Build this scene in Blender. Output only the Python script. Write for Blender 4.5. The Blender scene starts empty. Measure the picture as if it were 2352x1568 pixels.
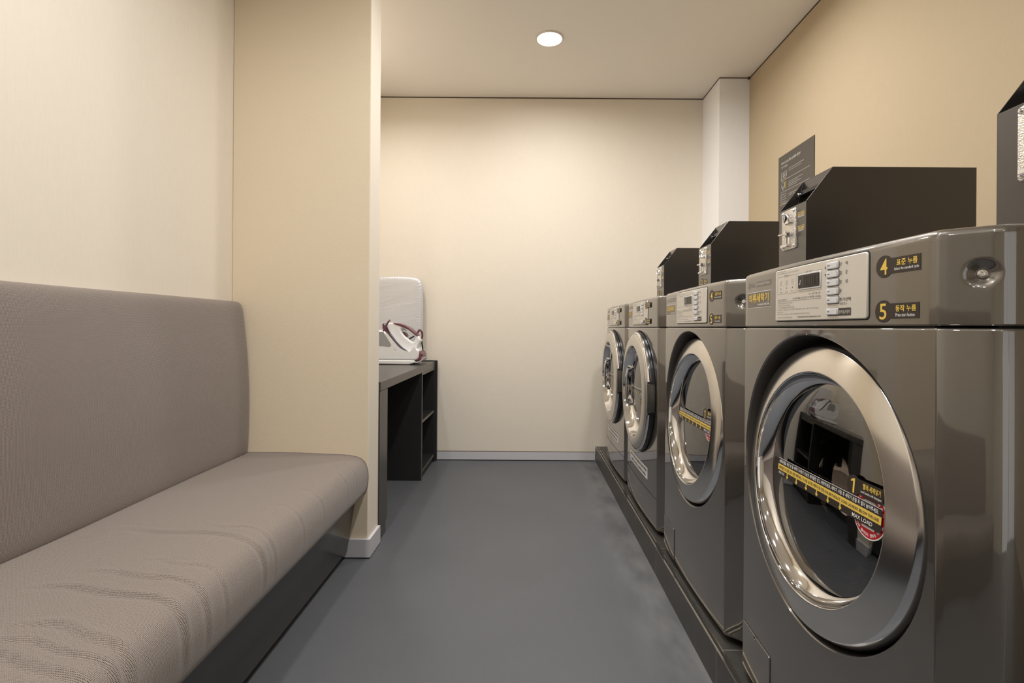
import bpy, bmesh, math, random
from mathutils import Vector, Matrix, noise

random.seed(7)
C = bpy.context.scene.collection
SC = bpy.context.scene
PI = math.pi

# ------------------------------------------------------------------ camera
H = 0.92                                   # eye height
cam = bpy.data.cameras.new('camera')
cam.sensor_width = 36.0
cam.lens = 36.0 * 1170.0 / 2352.0
cam.shift_x = -29.0 / 2352.0
cam.shift_y = -32.0 / 2352.0
cam.clip_start = 0.02
co = bpy.data.objects.new('camera', cam)
C.objects.link(co)
co.matrix_world = Matrix.Translation((0, 0, H)) @ Matrix.Rotation(PI / 2, 4, 'X') @ Matrix.Rotation(0.007, 4, 'Z')
SC.camera = co

# ------------------------------------------------------------------ world, view
w = bpy.data.worlds.new('world'); SC.world = w; w.use_nodes = True
w.node_tree.nodes['Background'].inputs[0].default_value = (0.9, 0.92, 1.0, 1)
w.node_tree.nodes['Background'].inputs[1].default_value = 0.05
SC.view_settings.view_transform = 'Standard'
SC.view_settings.look = 'None'
SC.view_settings.exposure = 0.08
SC.view_settings.gamma = 1.0
SC.view_settings.use_curve_mapping = False

# ------------------------------------------------------------------ lights: the room's downlights and two more added as fill light
CEIL = 2.513
LAMPS = [(0.126, 2.805, 7.5, 175), (0.126, 1.80, 10, 165), (0.126, 0.80, 6, 150), (0.126, -0.30, 4.5, 140), (0.126, -1.5, 2.5, 150), (-0.60, 0.75, 11, 162), (-0.60, -0.40, 3, 135), (-0.60, -1.5, 1.5, 140), (-0.90, 2.75, 6.5, 160), (0.68, 2.28, 10, 170)]  # last two are unseen, added to brighten the back wall and column
for i, (lx, ly, pw, spr) in enumerate(LAMPS):
    ld = bpy.data.lights.new('downlight_lamp', 'AREA')
    ld.shape = 'DISK'; ld.size = 0.12; ld.energy = pw
    ld.color = (1.0, 0.985, 0.965); ld.spread = math.radians(spr)
    lo = bpy.data.objects.new('downlight_lamp', ld); C.objects.link(lo)
    lo.location = (lx, ly, CEIL - 0.012)

# ------------------------------------------------------------------ materials
MATS = {}
def mat(name, col, rough=0.5, metal=0.0, coat=0.0, coat_rough=0.05, spec=0.5, bump=None, vary=None, aniso=None, emit=None, sheen=0.0):
    """bump=(scale, strength, detail) noise bump; vary=(scale, amount) colour noise"""
    m = bpy.data.materials.new(name); m.use_nodes = True
    nt = m.node_tree; b = nt.nodes['Principled BSDF']
    b.inputs['Base Color'].default_value = (*col, 1)
    b.inputs['Roughness'].default_value = rough
    b.inputs['Metallic'].default_value = metal
    b.inputs['Coat Weight'].default_value = coat
    b.inputs['Coat Roughness'].default_value = coat_rough
    b.inputs['Specular IOR Level'].default_value = spec
    if sheen: b.inputs['Sheen Weight'].default_value = sheen
    if emit:
        b.inputs['Emission Color'].default_value = (*emit[0], 1)
        b.inputs['Emission Strength'].default_value = emit[1]
    if bump or vary:
        tc = nt.nodes.new('ShaderNodeTexCoord')
    if bump:
        n = nt.nodes.new('ShaderNodeTexNoise'); n.inputs['Scale'].default_value = bump[0]
        n.inputs['Detail'].default_value = bump[2] if len(bump) > 2 else 3
        nt.links.new(tc.outputs['Object'], n.inputs['Vector'])
        bp = nt.nodes.new('ShaderNodeBump'); bp.inputs['Strength'].default_value = bump[1]
        bp.inputs['Distance'].default_value = 0.002
        nt.links.new(n.outputs['Fac'], bp.inputs['Height'])
        nt.links.new(bp.outputs['Normal'], b.inputs['Normal'])
    if vary:
        n = nt.nodes.new('ShaderNodeTexNoise'); n.inputs['Scale'].default_value = vary[0]
        n.inputs['Detail'].default_value = 4
        nt.links.new(tc.outputs['Object'], n.inputs['Vector'])
        r = nt.nodes.new('ShaderNodeMapRange')
        r.inputs['To Min'].default_value = 1 - vary[1]; r.inputs['To Max'].default_value = 1 + vary[1]
        nt.links.new(n.outputs['Fac'], r.inputs['Value'])
        mx = nt.nodes.new('ShaderNodeMix'); mx.data_type = 'RGBA'; mx.blend_type = 'MULTIPLY'
        mx.inputs[0].default_value = 1.0; mx.inputs[6].default_value = (*col, 1)
        nt.links.new(r.outputs['Result'], mx.inputs[7])
        nt.links.new(mx.outputs[2], b.inputs['Base Color'])
    if aniso:
        b.inputs['Anisotropic'].default_value = aniso
        t = nt.nodes.new('ShaderNodeTangent'); t.direction_type = 'RADIAL'; t.axis = 'Y'
        nt.links.new(t.outputs['Tangent'], b.inputs['Tangent'])
    MATS[name] = m
    return m

def wall_mat(name, col):
    """textile wallpaper: fine vertical thread and speckle"""
    m = mat(name, col, 0.75, spec=0.25)
    nt = m.node_tree; b = nt.nodes['Principled BSDF']
    tc = nt.nodes.new('ShaderNodeTexCoord')
    mp = nt.nodes.new('ShaderNodeMapping'); mp.inputs['Scale'].default_value = (260, 260, 24)
    nt.links.new(tc.outputs['Object'], mp.inputs['Vector'])
    n = nt.nodes.new('ShaderNodeTexNoise'); n.inputs['Scale'].default_value = 1.0; n.inputs['Detail'].default_value = 3
    nt.links.new(mp.outputs['Vector'], n.inputs['Vector'])
    mp2 = nt.nodes.new('ShaderNodeMapping'); mp2.inputs['Scale'].default_value = (420, 420, 420)
    nt.links.new(tc.outputs['Object'], mp2.inputs['Vector'])
    n2 = nt.nodes.new('ShaderNodeTexNoise'); n2.inputs['Scale'].default_value = 1.0; n2.inputs['Detail'].default_value = 2
    nt.links.new(mp2.outputs['Vector'], n2.inputs['Vector'])
    ad = nt.nodes.new('ShaderNodeMath'); ad.operation = 'ADD'
    nt.links.new(n.outputs['Fac'], ad.inputs[0]); nt.links.new(n2.outputs['Fac'], ad.inputs[1])
    r = nt.nodes.new('ShaderNodeMapRange'); r.inputs['From Max'].default_value = 2.0
    r.inputs['To Min'].default_value = 0.94; r.inputs['To Max'].default_value = 1.06
    nt.links.new(ad.outputs[0], r.inputs['Value'])
    mx = nt.nodes.new('ShaderNodeMix'); mx.data_type = 'RGBA'; mx.blend_type = 'MULTIPLY'
    mx.inputs[0].default_value = 1.0; mx.inputs[6].default_value = (*col, 1)
    nt.links.new(r.outputs['Result'], mx.inputs[7]); nt.links.new(mx.outputs[2], b.inputs['Base Color'])
    bp = nt.nodes.new('ShaderNodeBump'); bp.inputs['Strength'].default_value = 0.25; bp.inputs['Distance'].default_value = 0.001
    nt.links.new(ad.outputs[0], bp.inputs['Height']); nt.links.new(bp.outputs['Normal'], b.inputs['Normal'])
    return m

WALL = wall_mat('wallpaper_cream', (0.84, 0.765, 0.655))
WALLR = wall_mat('wallpaper_right_dimmed', (0.53, 0.425, 0.285))  # wallpaper darkened and warmed: the right wall's dimmer light is in its colour
PLASTER = mat('painted_plaster', (0.86, 0.745, 0.565), 0.8, spec=0.2, bump=(170, 0.22, 3))
CEILM = mat('ceiling_paint', (0.93, 0.88, 0.81), 0.9, spec=0.1)
WHITE_COL = wall_mat('white_wallpaper', (0.93, 0.92, 0.915))
PAINT_COAT = 2.15
GAP = mat('shadow_gap', (0.10, 0.07, 0.045), 0.8)
BASEB = mat('baseboard_grey', (0.62, 0.61, 0.64), 0.45)
PAINT = mat('machine_paint', (0.125, 0.111, 0.094), 0.34, 0.65, coat=1.0, coat_rough=0.04, spec=0.5, bump=(900, 0.04, 1))
PAINT.node_tree.nodes['Principled BSDF'].inputs['Coat IOR'].default_value = PAINT_COAT
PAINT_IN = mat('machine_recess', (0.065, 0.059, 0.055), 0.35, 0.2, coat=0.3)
DARKGAP = mat('dark_gap', (0.01, 0.01, 0.01), 0.7)
BRUSH = mat('brushed_steel', (0.72, 0.70, 0.67), 0.155, 1.0, aniso=0.5)
SILVERP = mat('silver_plastic', (0.60, 0.57, 0.52), 0.28, 0.75, coat=0.4)
BEVEL = mat('satin_steel', (0.74, 0.74, 0.75), 0.13, 1.0)
CHROME = mat('chrome', (0.80, 0.80, 0.81), 0.045, 1.0)
RUBBER = mat('dark_rubber', (0.035, 0.036, 0.04), 0.35)
BLACKP = mat('black_plastic', (0.015, 0.015, 0.017), 0.25)
DRUM = mat('drum_steel', (0.30, 0.28, 0.26), 0.28, 0.95)
PLATE = mat('panel_silver', (0.70, 0.665, 0.60), 0.36, 0.35, bump=(1500, 0.008, 1))
BUTTON = mat('button_plastic', (0.75, 0.76, 0.79), 0.25, 0.3)
INK = mat('panel_ink', (0.06, 0.05, 0.045), 0.6)
INKL = mat('panel_ink_pale', (0.25, 0.22, 0.19), 0.6)
LOGO = mat('logo_print', (0.20, 0.18, 0.155), 0.45)
STICK = mat('sticker_brown', (0.032, 0.024, 0.02), 0.4)
YEL = mat('sticker_yellow', (0.83, 0.58, 0.10), 0.45)
WHT = mat('sticker_white', (0.85, 0.85, 0.84), 0.45)
RED = mat('sticker_red', (0.50, 0.012, 0.02), 0.4)
GREYI = mat('sticker_grey', (0.35, 0.35, 0.37), 0.5)
SCREEN = mat('display_glass', (0.008, 0.007, 0.007), 0.12)
SEG = mat('display_segment', (0.020, 0.010, 0.008), 0.2)
BOXM = mat('coin_box_paint', (0.040, 0.035, 0.032), 0.34, 0.3, coat=0.9, coat_rough=0.22, spec=0.5, bump=(1200, 0.06, 1))
COINP = mat('coin_plate_cast', (0.78, 0.76, 0.72), 0.20, 1.0, bump=(420, 0.9, 2))
DESKM = mat('desk_laminate', (0.060, 0.055, 0.050), 0.30, spec=0.5)
DESKD = mat('desk_carcass', (0.018, 0.017, 0.018), 0.5)
DESKE = mat('desk_edge', (0.10, 0.088, 0.07), 0.4)
BASEM = mat('bench_base_laminate', (0.050, 0.050, 0.050), 0.22, spec=0.5)
METAL = mat('edge_metal', (0.72, 0.69, 0.64), 0.18, 1.0)
IRONW = mat('iron_white', (0.88, 0.88, 0.89), 0.25)
IRONG = mat('iron_tank_grey', (0.36, 0.36, 0.36), 0.15)
BURG = mat('iron_burgundy', (0.15, 0.045, 0.065), 0.3)
SOLE = mat('iron_sole', (0.12, 0.12, 0.14), 0.3, 0.8)
COVER = mat('silver_cloth', (0.68, 0.68, 0.705), 0.42, 0.35, bump=(60, 0.35, 4))
SIGNM = mat('sign_board', (0.085, 0.073, 0.060), 0.45)
SIGNT = mat('sign_text', (0.62, 0.60, 0.56), 0.6)
LAMPE = mat('lamp_lens', (1, 1, 1), 0.5, emit=((1.0, 0.93, 0.80), 9.0))
FILLGLOW = mat('fill_glow', (0.8, 0.8, 0.8), 0.4, emit=((0.97, 0.985, 1.0), 0.55))  # glow of the added fill panel behind the viewpoint
LAMPR = mat('lamp_ring', (0.80, 0.74, 0.70), 0.4)

def glass_mat():
    m = bpy.data.materials.new('door_glass'); m.use_nodes = True
    nt = m.node_tree; nt.nodes.clear()
    out = nt.nodes.new('ShaderNodeOutputMaterial')
    tr = nt.nodes.new('ShaderNodeBsdfTransparent'); tr.inputs[0].default_value = (0.78, 0.74, 0.70, 1)
    gl = nt.nodes.new('ShaderNodeBsdfGlossy'); gl.inputs['Roughness'].default_value = 0.03
    gl.inputs[0].default_value = (0.95, 0.95, 0.95, 1)
    fr = nt.nodes.new('ShaderNodeFresnel'); fr.inputs[0].default_value = 2.9
    mx = nt.nodes.new('ShaderNodeMixShader')
    nt.links.new(fr.outputs[0], mx.inputs[0]); nt.links.new(tr.outputs[0], mx.inputs[1]); nt.links.new(gl.outputs[0], mx.inputs[2])
    nt.links.new(mx.outputs[0], out.inputs[0])
    return m
GLASS = glass_mat()

def fabric_mat():
    m = mat('woven_fabric', (0.2, 0.17, 0.15), 0.85, spec=0.2, sheen=0.3)
    nt = m.node_tree; b = nt.nodes['Principled BSDF']
    uv = nt.nodes.new('ShaderNodeUVMap'); uv.uv_map = 'UVMap'
    # slight wobble of the threads
    nz = nt.nodes.new('ShaderNodeTexNoise'); nz.inputs['Scale'].default_value = 90; nz.inputs['Detail'].default_value = 2
    nt.links.new(uv.outputs[0], nz.inputs['Vector'])
    ad = nt.nodes.new('ShaderNodeVectorMath'); ad.operation = 'MULTIPLY_ADD'
    ad.inputs[1].default_value = (0.0016, 0.0016, 0)
    nt.links.new(nz.outputs['Color'], ad.inputs[0]); nt.links.new(uv.outputs[0], ad.inputs[2])
    sp = nt.nodes.new('ShaderNodeSeparateXYZ'); nt.links.new(ad.outputs[0], sp.inputs[0])
    def wave(sock, per):
        a = nt.nodes.new('ShaderNodeMath'); a.operation = 'MULTIPLY'; a.inputs[1].default_value = 2 * PI / per
        nt.links.new(sock, a.inputs[0])
        s = nt.nodes.new('ShaderNodeMath'); s.operation = 'SINE'; nt.links.new(a.outputs[0], s.inputs[0])
        return s.outputs[0]
    wx = wave(sp.outputs[0], 0.0026); wy = wave(sp.outputs[1], 0.0026)
    mu = nt.nodes.new('ShaderNodeMath'); mu.operation = 'MULTIPLY'
    nt.links.new(wx, mu.inputs[0]); nt.links.new(wy, mu.inputs[1])
    mm = nt.nodes.new('ShaderNodeMath'); mm.operation = 'MAXIMUM'
    nt.links.new(wx, mm.inputs[0]); nt.links.new(wy, mm.inputs[1])
    mr = nt.nodes.new('ShaderNodeMapRange'); mr.inputs['From Min'].default_value = -0.75; mr.inputs['From Max'].default_value = 0.75
    nt.links.new(mm.outputs[0], mr.inputs['Value'])
    n3 = nt.nodes.new('ShaderNodeTexNoise'); n3.inputs['Scale'].default_value = 420; n3.inputs['Detail'].default_value = 2
    nt.links.new(uv.outputs[0], n3.inputs['Vector'])
    cr = nt.nodes.new('ShaderNodeMix'); cr.data_type = 'RGBA'
    cr.inputs[6].default_value = (0.028, 0.022, 0.019, 1); cr.inputs[7].default_value = (0.335, 0.28, 0.245, 1)
    nt.links.new(mr.outputs['Result'], cr.inputs[0])
    c2 = nt.nodes.new('ShaderNodeMix'); c2.data_type = 'RGBA'; c2.blend_type = 'MULTIPLY'; c2.inputs[0].default_value = 0.7
    r2 = nt.nodes.new('ShaderNodeMapRange'); r2.inputs['From Min'].default_value = 0.25; r2.inputs['From Max'].default_value = 0.75
    r2.inputs['To Min'].default_value = 0.55; r2.inputs['To Max'].default_value = 1.35
    nt.links.new(n3.outputs['Fac'], r2.inputs['Value'])
    nt.links.new(cr.outputs[2], c2.inputs[6]); nt.links.new(r2.outputs['Result'], c2.inputs[7])
    nt.links.new(c2.outputs[2], b.inputs['Base Color'])
    bp = nt.nodes.new('ShaderNodeBump'); bp.inputs['Strength'].default_value = 0.5; bp.inputs['Distance'].default_value = 0.0007
    nt.links.new(mr.outputs['Result'], bp.inputs['Height']); nt.links.new(bp.outputs['Normal'], b.inputs['Normal'])
    return m
FABRIC = fabric_mat()

def floor_mat():
    m = mat('grey_vinyl_floor', (0.19, 0.19, 0.195), 0.5, spec=0.35)
    nt = m.node_tree; b = nt.nodes['Principled BSDF']
    tc = nt.nodes.new('ShaderNodeTexCoord')
    def nz(scale, det, sx=1, sy=1):
        mp = nt.nodes.new('ShaderNodeMapping'); mp.inputs['Scale'].default_value = (sx, sy, 1)
        nt.links.new(tc.outputs['Object'], mp.inputs['Vector'])
        n = nt.nodes.new('ShaderNodeTexNoise'); n.inputs['Scale'].default_value = scale; n.inputs['Detail'].default_value = det
        nt.links.new(mp.outputs[0], n.inputs['Vector']); return n.outputs['Fac']
    big = nz(2.2, 5); fine = nz(160, 3)
    # worn pale scuffs along the foot of the plinth (x about 0.3..0.49) and beside the bench
    sp = nt.nodes.new('ShaderNodeSeparateXYZ'); nt.links.new(tc.outputs['Object'], sp.inputs[0])
    band = nt.nodes.new('ShaderNodeMapRange'); band.interpolation_type = 'SMOOTHSTEP'
    band.inputs['From Min'].default_value = 0.30; band.inputs['From Max'].default_value = 0.47
    nt.links.new(sp.outputs[0], band.inputs['Value'])
    scf = nz(7, 6, 1.6, 0.7)
    sr = nt.nodes.new('ShaderNodeMapRange'); sr.inputs['From Min'].default_value = 0.36; sr.inputs['From Max'].default_value = 0.62
    nt.links.new(scf, sr.inputs['Value'])
    sm = nt.nodes.new('ShaderNodeMath'); sm.operation = 'MULTIPLY'
    nt.links.new(band.outputs['Result'], sm.inputs[0]); nt.links.new(sr.outputs['Result'], sm.inputs[1])
    r1 = nt.nodes.new('ShaderNodeMapRange'); r1.inputs['To Min'].default_value = 0.86; r1.inputs['To Max'].default_value = 1.14
    nt.links.new(big, r1.inputs['Value'])
    r2 = nt.nodes.new('ShaderNodeMapRange'); r2.inputs['To Min'].default_value = 0.9; r2.inputs['To Max'].default_value = 1.1
    nt.links.new(fine, r2.inputs['Value'])
    m1 = nt.nodes.new('ShaderNodeMath'); m1.operation = 'MULTIPLY'
    nt.links.new(r1.outputs['Result'], m1.inputs[0]); nt.links.new(r2.outputs['Result'], m1.inputs[1])
    mx = nt.nodes.new('ShaderNodeMix'); mx.data_type = 'RGBA'; mx.blend_type = 'MULTIPLY'; mx.inputs[0].default_value = 1
    mx.inputs[6].default_value = (0.104, 0.108, 0.118, 1); nt.links.new(m1.outputs[0], mx.inputs[7])
    m2 = nt.nodes.new('ShaderNodeMix'); m2.data_type = 'RGBA'
    m2.inputs[7].default_value = (0.19, 0.19, 0.193, 1)
    f2 = nt.nodes.new('ShaderNodeMath'); f2.operation = 'MULTIPLY'; f2.inputs[1].default_value = 0.75
    nt.links.new(sm.outputs[0], f2.inputs[0]); nt.links.new(f2.outputs[0], m2.inputs[0])
    nt.links.new(mx.outputs[2], m2.inputs[6]); nt.links.new(m2.outputs[2], b.inputs['Base Color'])
    bp = nt.nodes.new('ShaderNodeBump'); bp.inputs['Strength'].default_value = 0.12; bp.inputs['Distance'].default_value = 0.001
    nt.links.new(fine, bp.inputs['Height']); nt.links.new(bp.outputs['Normal'], b.inputs['Normal'])
    return m
FLOOR = floor_mat()

def tile_mat():
    m = mat('slate_tile', (0.05, 0.047, 0.043), 0.38, spec=0.5)
    nt = m.node_tree; b = nt.nodes['Principled BSDF']
    tc = nt.nodes.new('ShaderNodeTexCoord')
    sp = nt.nodes.new('ShaderNodeSeparateXYZ'); nt.links.new(tc.outputs['Object'], sp.inputs[0])
    a = nt.nodes.new('ShaderNodeMath'); a.operation = 'ADD'; a.inputs[1].default_value = -0.10
    nt.links.new(sp.outputs[1], a.inputs[0])
    md = nt.nodes.new('ShaderNodeMath'); md.operation = 'FLOORED_MODULO'; md.inputs[1].default_value = 0.60
    nt.links.new(a.outputs[0], md.inputs[0])
    lt = nt.nodes.new('ShaderNodeMath'); lt.operation = 'LESS_THAN'; lt.inputs[1].default_value = 0.004
    nt.links.new(md.outputs[0], lt.inputs[0])
    n = nt.nodes.new('ShaderNodeTexNoise'); n.inputs['Scale'].default_value = 14; n.inputs['Detail'].default_value = 6
    nt.links.new(tc.outputs['Object'], n.inputs['Vector'])
    r = nt.nodes.new('ShaderNodeMapRange'); r.inputs['To Min'].default_value = 0.6; r.inputs['To Max'].default_value = 1.4
    nt.links.new(n.outputs['Fac'], r.inputs['Value'])
    mx = nt.nodes.new('ShaderNodeMix'); mx.data_type = 'RGBA'; mx.blend_type = 'MULTIPLY'; mx.inputs[0].default_value = 1
    mx.inputs[6].default_value = (0.055, 0.052, 0.047, 1); nt.links.new(r.outputs['Result'], mx.inputs[7])
    m2 = nt.nodes.new('ShaderNodeMix'); m2.data_type = 'RGBA'; m2.inputs[7].default_value = (0.16, 0.15, 0.13, 1)
    nt.links.new(lt.outputs[0], m2.inputs[0]); nt.links.new(mx.outputs[2], m2.inputs[6])
    nt.links.new(m2.outputs[2], b.inputs['Base Color'])
    bp = nt.nodes.new('ShaderNodeBump'); bp.inputs['Strength'].default_value = 0.3; bp.inputs['Distance'].default_value = 0.001
    nt.links.new(n.outputs['Fac'], bp.inputs['Height']); nt.links.new(bp.outputs['Normal'], b.inputs['Normal'])
    return m
TILE = tile_mat()

TS = bpy.data.scenes.new('lettering')     # scratch scene in which lettering is turned into meshes, removed at the end
TOBJ = bpy.data.objects.new('lettering', bpy.data.curves.new('lettering', 'FONT')); TS.collection.objects.link(TOBJ)

# ------------------------------------------------------------------ mesh builder
def chaikin(p, n=2, closed=True):
    for _ in range(n):
        q = []
        L = len(p)
        for i in range(L if closed else L - 1):
            a = p[i]; b = p[(i + 1) % L]
            q.append((a[0] * .75 + b[0] * .25, a[1] * .75 + b[1] * .25))
            q.append((a[0] * .25 + b[0] * .75, a[1] * .25 + b[1] * .75))
        if not closed: q = [p[0]] + q + [p[-1]]
        p = q
    return p

def rrect(x0, x1, z0, z1, r, n=5):
    pts = []
    for cx, cz, a0 in ((x1 - r, z1 - r, 0), (x0 + r, z1 - r, 90), (x0 + r, z0 + r, 180), (x1 - r, z0 + r, 270)):
        for k in range(n + 1):
            a = math.radians(a0 + 90 * k / n); pts.append((cx + r * math.cos(a), cz + r * math.sin(a)))
    return pts

class MB:
    def __init__(s):
        s.v = []; s.f = []; s.m = []; s.mats = []; s.uv = {}
    def mi(s, m):
        if m not in s.mats: s.mats.append(m)
        return s.mats.index(m)
    def face(s, idx, m): s.f.append(tuple(idx)); s.m.append(s.mi(m))
    def add(s, vs, fs, m):
        o = len(s.v); s.v += [tuple(p) for p in vs]
        for f in fs: s.face([i + o for i in f], m)
    def box(s, x0, x1, y0, y1, z0, z1, m):
        vs = [(x, y, z) for x in (x0, x1) for y in (y0, y1) for z in (z0, z1)]
        s.add(vs, [(0, 1, 3, 2), (4, 6, 7, 5), (0, 4, 5, 1), (2, 3, 7, 6), (0, 2, 6, 4), (1, 5, 7, 3)], m)
    def poly(s, pts, y, m, surf=None):
        """flat polygon in the x-z plane"""
        s.add([(x, y + (surf(x) if surf else 0), z) for x, z in pts], [list(range(len(pts)))], m)
    def prism(s, pts, y0, y1, m, inset=0.0, surf=None):
        """x-z outline extruded along y, front (y0) edge chamfered by inset"""
        n = len(pts); g = surf or (lambda x: 0)
        cx = sum(p[0] for p in pts) / n; cz = sum(p[1] for p in pts) / n
        def ins(k):
            if not k: return pts
            out = []
            for i in range(n):
                a = Vector(pts[i - 1]); b = Vector(pts[i]); c = Vector(pts[(i + 1) % n])
                e1 = (b - a); e2 = (c - b)
                if e1.length < 1e-9: e1 = e2
                if e2.length < 1e-9: e2 = e1
                t = (e1.normalized() + e2.normalized())
                if t.length < 1e-6: t = e1
                t.normalize(); nn = Vector((-t.y, t.x))
                if nn.dot(Vector((cx, cz)) - b) < 0: nn = -nn
                out.append((b.x + nn.x * k, b.y + nn.y * k))
            return out
        rings = [[(x, y1 + g(x), z) for x, z in pts]]
        if inset:
            s_ = 1 if y1 > y0 else -1
            rings.append([(x, y0 + s_ * inset + g(x), z) for x, z in pts])
            rings.append([(x, y0 + g(x), z) for x, z in ins(inset)])
        else:
            rings.append([(x, y0 + g(x), z) for x, z in pts])
        o = len(s.v)
        for r in rings: s.v += r
        for k in range(len(rings) - 1):
            for i in range(n):
                j = (i + 1) % n
                s.face((o + k * n + i, o + k * n + j, o + (k + 1) * n + j, o + (k + 1) * n + i), m)
        s.face([o + i for i in range(n)][::-1], m)
        s.face([o + (len(rings) - 1) * n + i for i in range(n)], m)
    def lathe(s, prof, m, n=128, cx=0, cy=0, cz=0, cap0=False, cap1=False):
        """profile of (radius, y) turned about the y axis"""
        o = len(s.v); L = len(prof)
        for i in range(n):
            a = 2 * PI * i / n; ca, sa = math.cos(a), math.sin(a)
            for r, y in prof: s.v.append((cx + r * ca, cy + y, cz + r * sa))
        for i in range(n):
            j = (i + 1) % n
            for k in range(L - 1):
                s.face((o + i * L + k, o + j * L + k, o + j * L + k + 1, o + i * L + k + 1), m)
        if cap0: s.face([o + i * L for i in range(n)], m)
        if cap1: s.face([o + i * L + L - 1 for i in range(n)][::-1], m)
    def disc(s, cx, cz, r, y, m, n=40, surf=None, sx=1.0):
        s.poly([(cx + sx * r * math.cos(2 * PI * k / n), cz + r * math.sin(2 * PI * k / n)) for k in range(n)], y, m, surf)
    def tube(s, pts, r, m, n=12, caps=True):
        P = [Vector(p) for p in pts]; o = len(s.v)
        for i, p in enumerate(P):
            t = (P[min(i + 1, len(P) - 1)] - P[max(i - 1, 0)]).normalized()
            ref = Vector((0, 1, 0)) if abs(t.y) < 0.9 else Vector((1, 0, 0))
            u = t.cross(ref).normalized(); w_ = t.cross(u).normalized()
            rr = r[i] if isinstance(r, (list, tuple)) else r
            for k in range(n):
                a = 2 * PI * k / n
                s.v.append(tuple(p + (u * math.cos(a) + w_ * math.sin(a)) * rr))
        for i in range(len(P) - 1):
            for k in range(n):
                j = (k + 1) % n
                s.face((o + i * n + k, o + i * n + j, o + (i + 1) * n + j, o + (i + 1) * n + k), m)
        if caps:
            s.face([o + k for k in range(n)][::-1], m)
            s.face([o + (len(P) - 1) * n + k for k in range(n)], m)
    def text(s, body, x0, z0, wd, ht, y, m, surf=None, bold=0.0, align='L', rot=0.0, res=2):
        """lettering in the x-z plane facing -y; fitted to width wd and height ht (either may be None)"""
        o = TOBJ; c = o.data; c.body = body; c.resolution_u = res; c.offset = bold
        vl = TS.view_layers[0]; vl.update()
        me = bpy.data.meshes.new_from_object(o.evaluated_get(vl.depsgraph))
        vs = [v.co.copy() for v in me.vertices]; fs = [list(p.vertices) for p in me.polygons]
        bpy.data.meshes.remove(me)
        if not vs: return
        ax, bx = min(v.x for v in vs), max(v.x for v in vs); az, bz = min(v.y for v in vs), max(v.y for v in vs)
        kz = ht / (bz - az) if ht else None
        kx = wd / (bx - ax) if wd else None
        if kx is None: kx = kz
        if kz is None: kz = kx
        W = (bx - ax) * kx; Hh = (bz - az) * kz
        ox = {'L': 0, 'C': -W / 2, 'R': -W}[align]
        out = []
        ca, sa = math.cos(rot), math.sin(rot)
        for v in vs:
            X = (v.x - ax) * kx + ox; Z = (v.y - az) * kz
            if rot:
                Zc = Z - Hh / 2
                X, Z = X * ca - Zc * sa, X * sa + Zc * ca + Hh / 2
            X += x0; Z += z0
            out.append((X, y + (surf(X) if surf else 0), Z))
        s.add(out, fs, m)
    def xform(s, M, start=0):
        for i in range(start, len(s.v)):
            s.v[i] = tuple(M @ Vector(s.v[i]))
    def build(s, name, parent=None, off=(0, 0, 0), smooth=35, merge=True, loc=None):
        me = bpy.data.meshes.new(name)
        me.from_pydata([(a + off[0], b + off[1], c + off[2]) for a, b, c in s.v], [], s.f)
        for m in s.mats: me.materials.append(m)
        for p, k in zip(me.polygons, s.m): p.material_index = k
        bm = bmesh.new(); bm.from_mesh(me)
        if merge: bmesh.ops.remove_doubles(bm, verts=bm.verts, dist=1e-5)
        if merge: bmesh.ops.recalc_face_normals(bm, faces=bm.faces)
        bm.to_mesh(me); bm.free()
        if smooth:
            for p in me.polygons: p.use_smooth = True
            me.set_sharp_from_angle(angle=math.radians(smooth))
        o = bpy.data.objects.new(name, me); C.objects.link(o)
        if parent: o.parent = parent
        if loc: o.location = loc
        return o

def tag(o, label=None, cat=None, group=None, kind=None):
    if label: o['label'] = label
    if cat: o['category'] = cat
    if group: o['group'] = group
    if kind: o['kind'] = kind
    return o
def thing(name, label, cat, loc=(0, 0, 0), rz=0, group=None):
    o = bpy.data.objects.new(name, None); C.objects.link(o)
    o.location = loc; o.rotation_euler = (0, 0, rz); o.empty_display_size = 0.1
    return tag(o, label, cat, group)
def struct(mb, name, **k):
    return tag(mb.build(name, smooth=0, **k), kind='structure')
def copy_tree(o, parent=None):
    c = o.copy(); C.objects.link(c)
    c.parent = parent
    if parent: c.matrix_parent_inverse = o.matrix_parent_inverse.copy()
    for ch in list(o.children): copy_tree(ch, c)
    return c
def bevel(o, w_, seg=2, ang=40):
    b = o.modifiers.new('bevel', 'BEVEL'); b.width = w_; b.segments = seg; b.limit_method = 'ANGLE'; b.angle_limit = math.radians(ang)
    return o

# ------------------------------------------------------------------ the room
XL, XR, YB, YF = -1.167, 1.415, 3.530, -2.4
m = MB(); m.box(XL - .1, XR + .1, YF - .1, YB + .1, -0.08, 0, FLOOR); struct(m, 'floor')
m = MB(); m.box(XL - .1, XR + .1, YF - .1, YB + .1, CEIL, CEIL + .1, CEILM); struct(m, 'ceiling')
m = MB(); m.box(XL - .1, XL, YF, YB, 0, CEIL, WALL); struct(m, 'wall_left')
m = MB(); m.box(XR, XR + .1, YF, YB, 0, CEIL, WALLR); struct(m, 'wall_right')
m = MB(); m.box(XL, XR, YB, YB + .1, 0, CEIL, WALL); struct(m, 'wall_back')
m = MB(); m.box(XL, -0.10, YF - .1, YF, 0, CEIL, WALL); m.box(-0.10, XR, YF - .1, YF, 2.12, CEIL, WALL); m.box(1.36, XR, YF - .1, YF, 0, 2.12, WALL); struct(m, 'wall_front')
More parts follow.
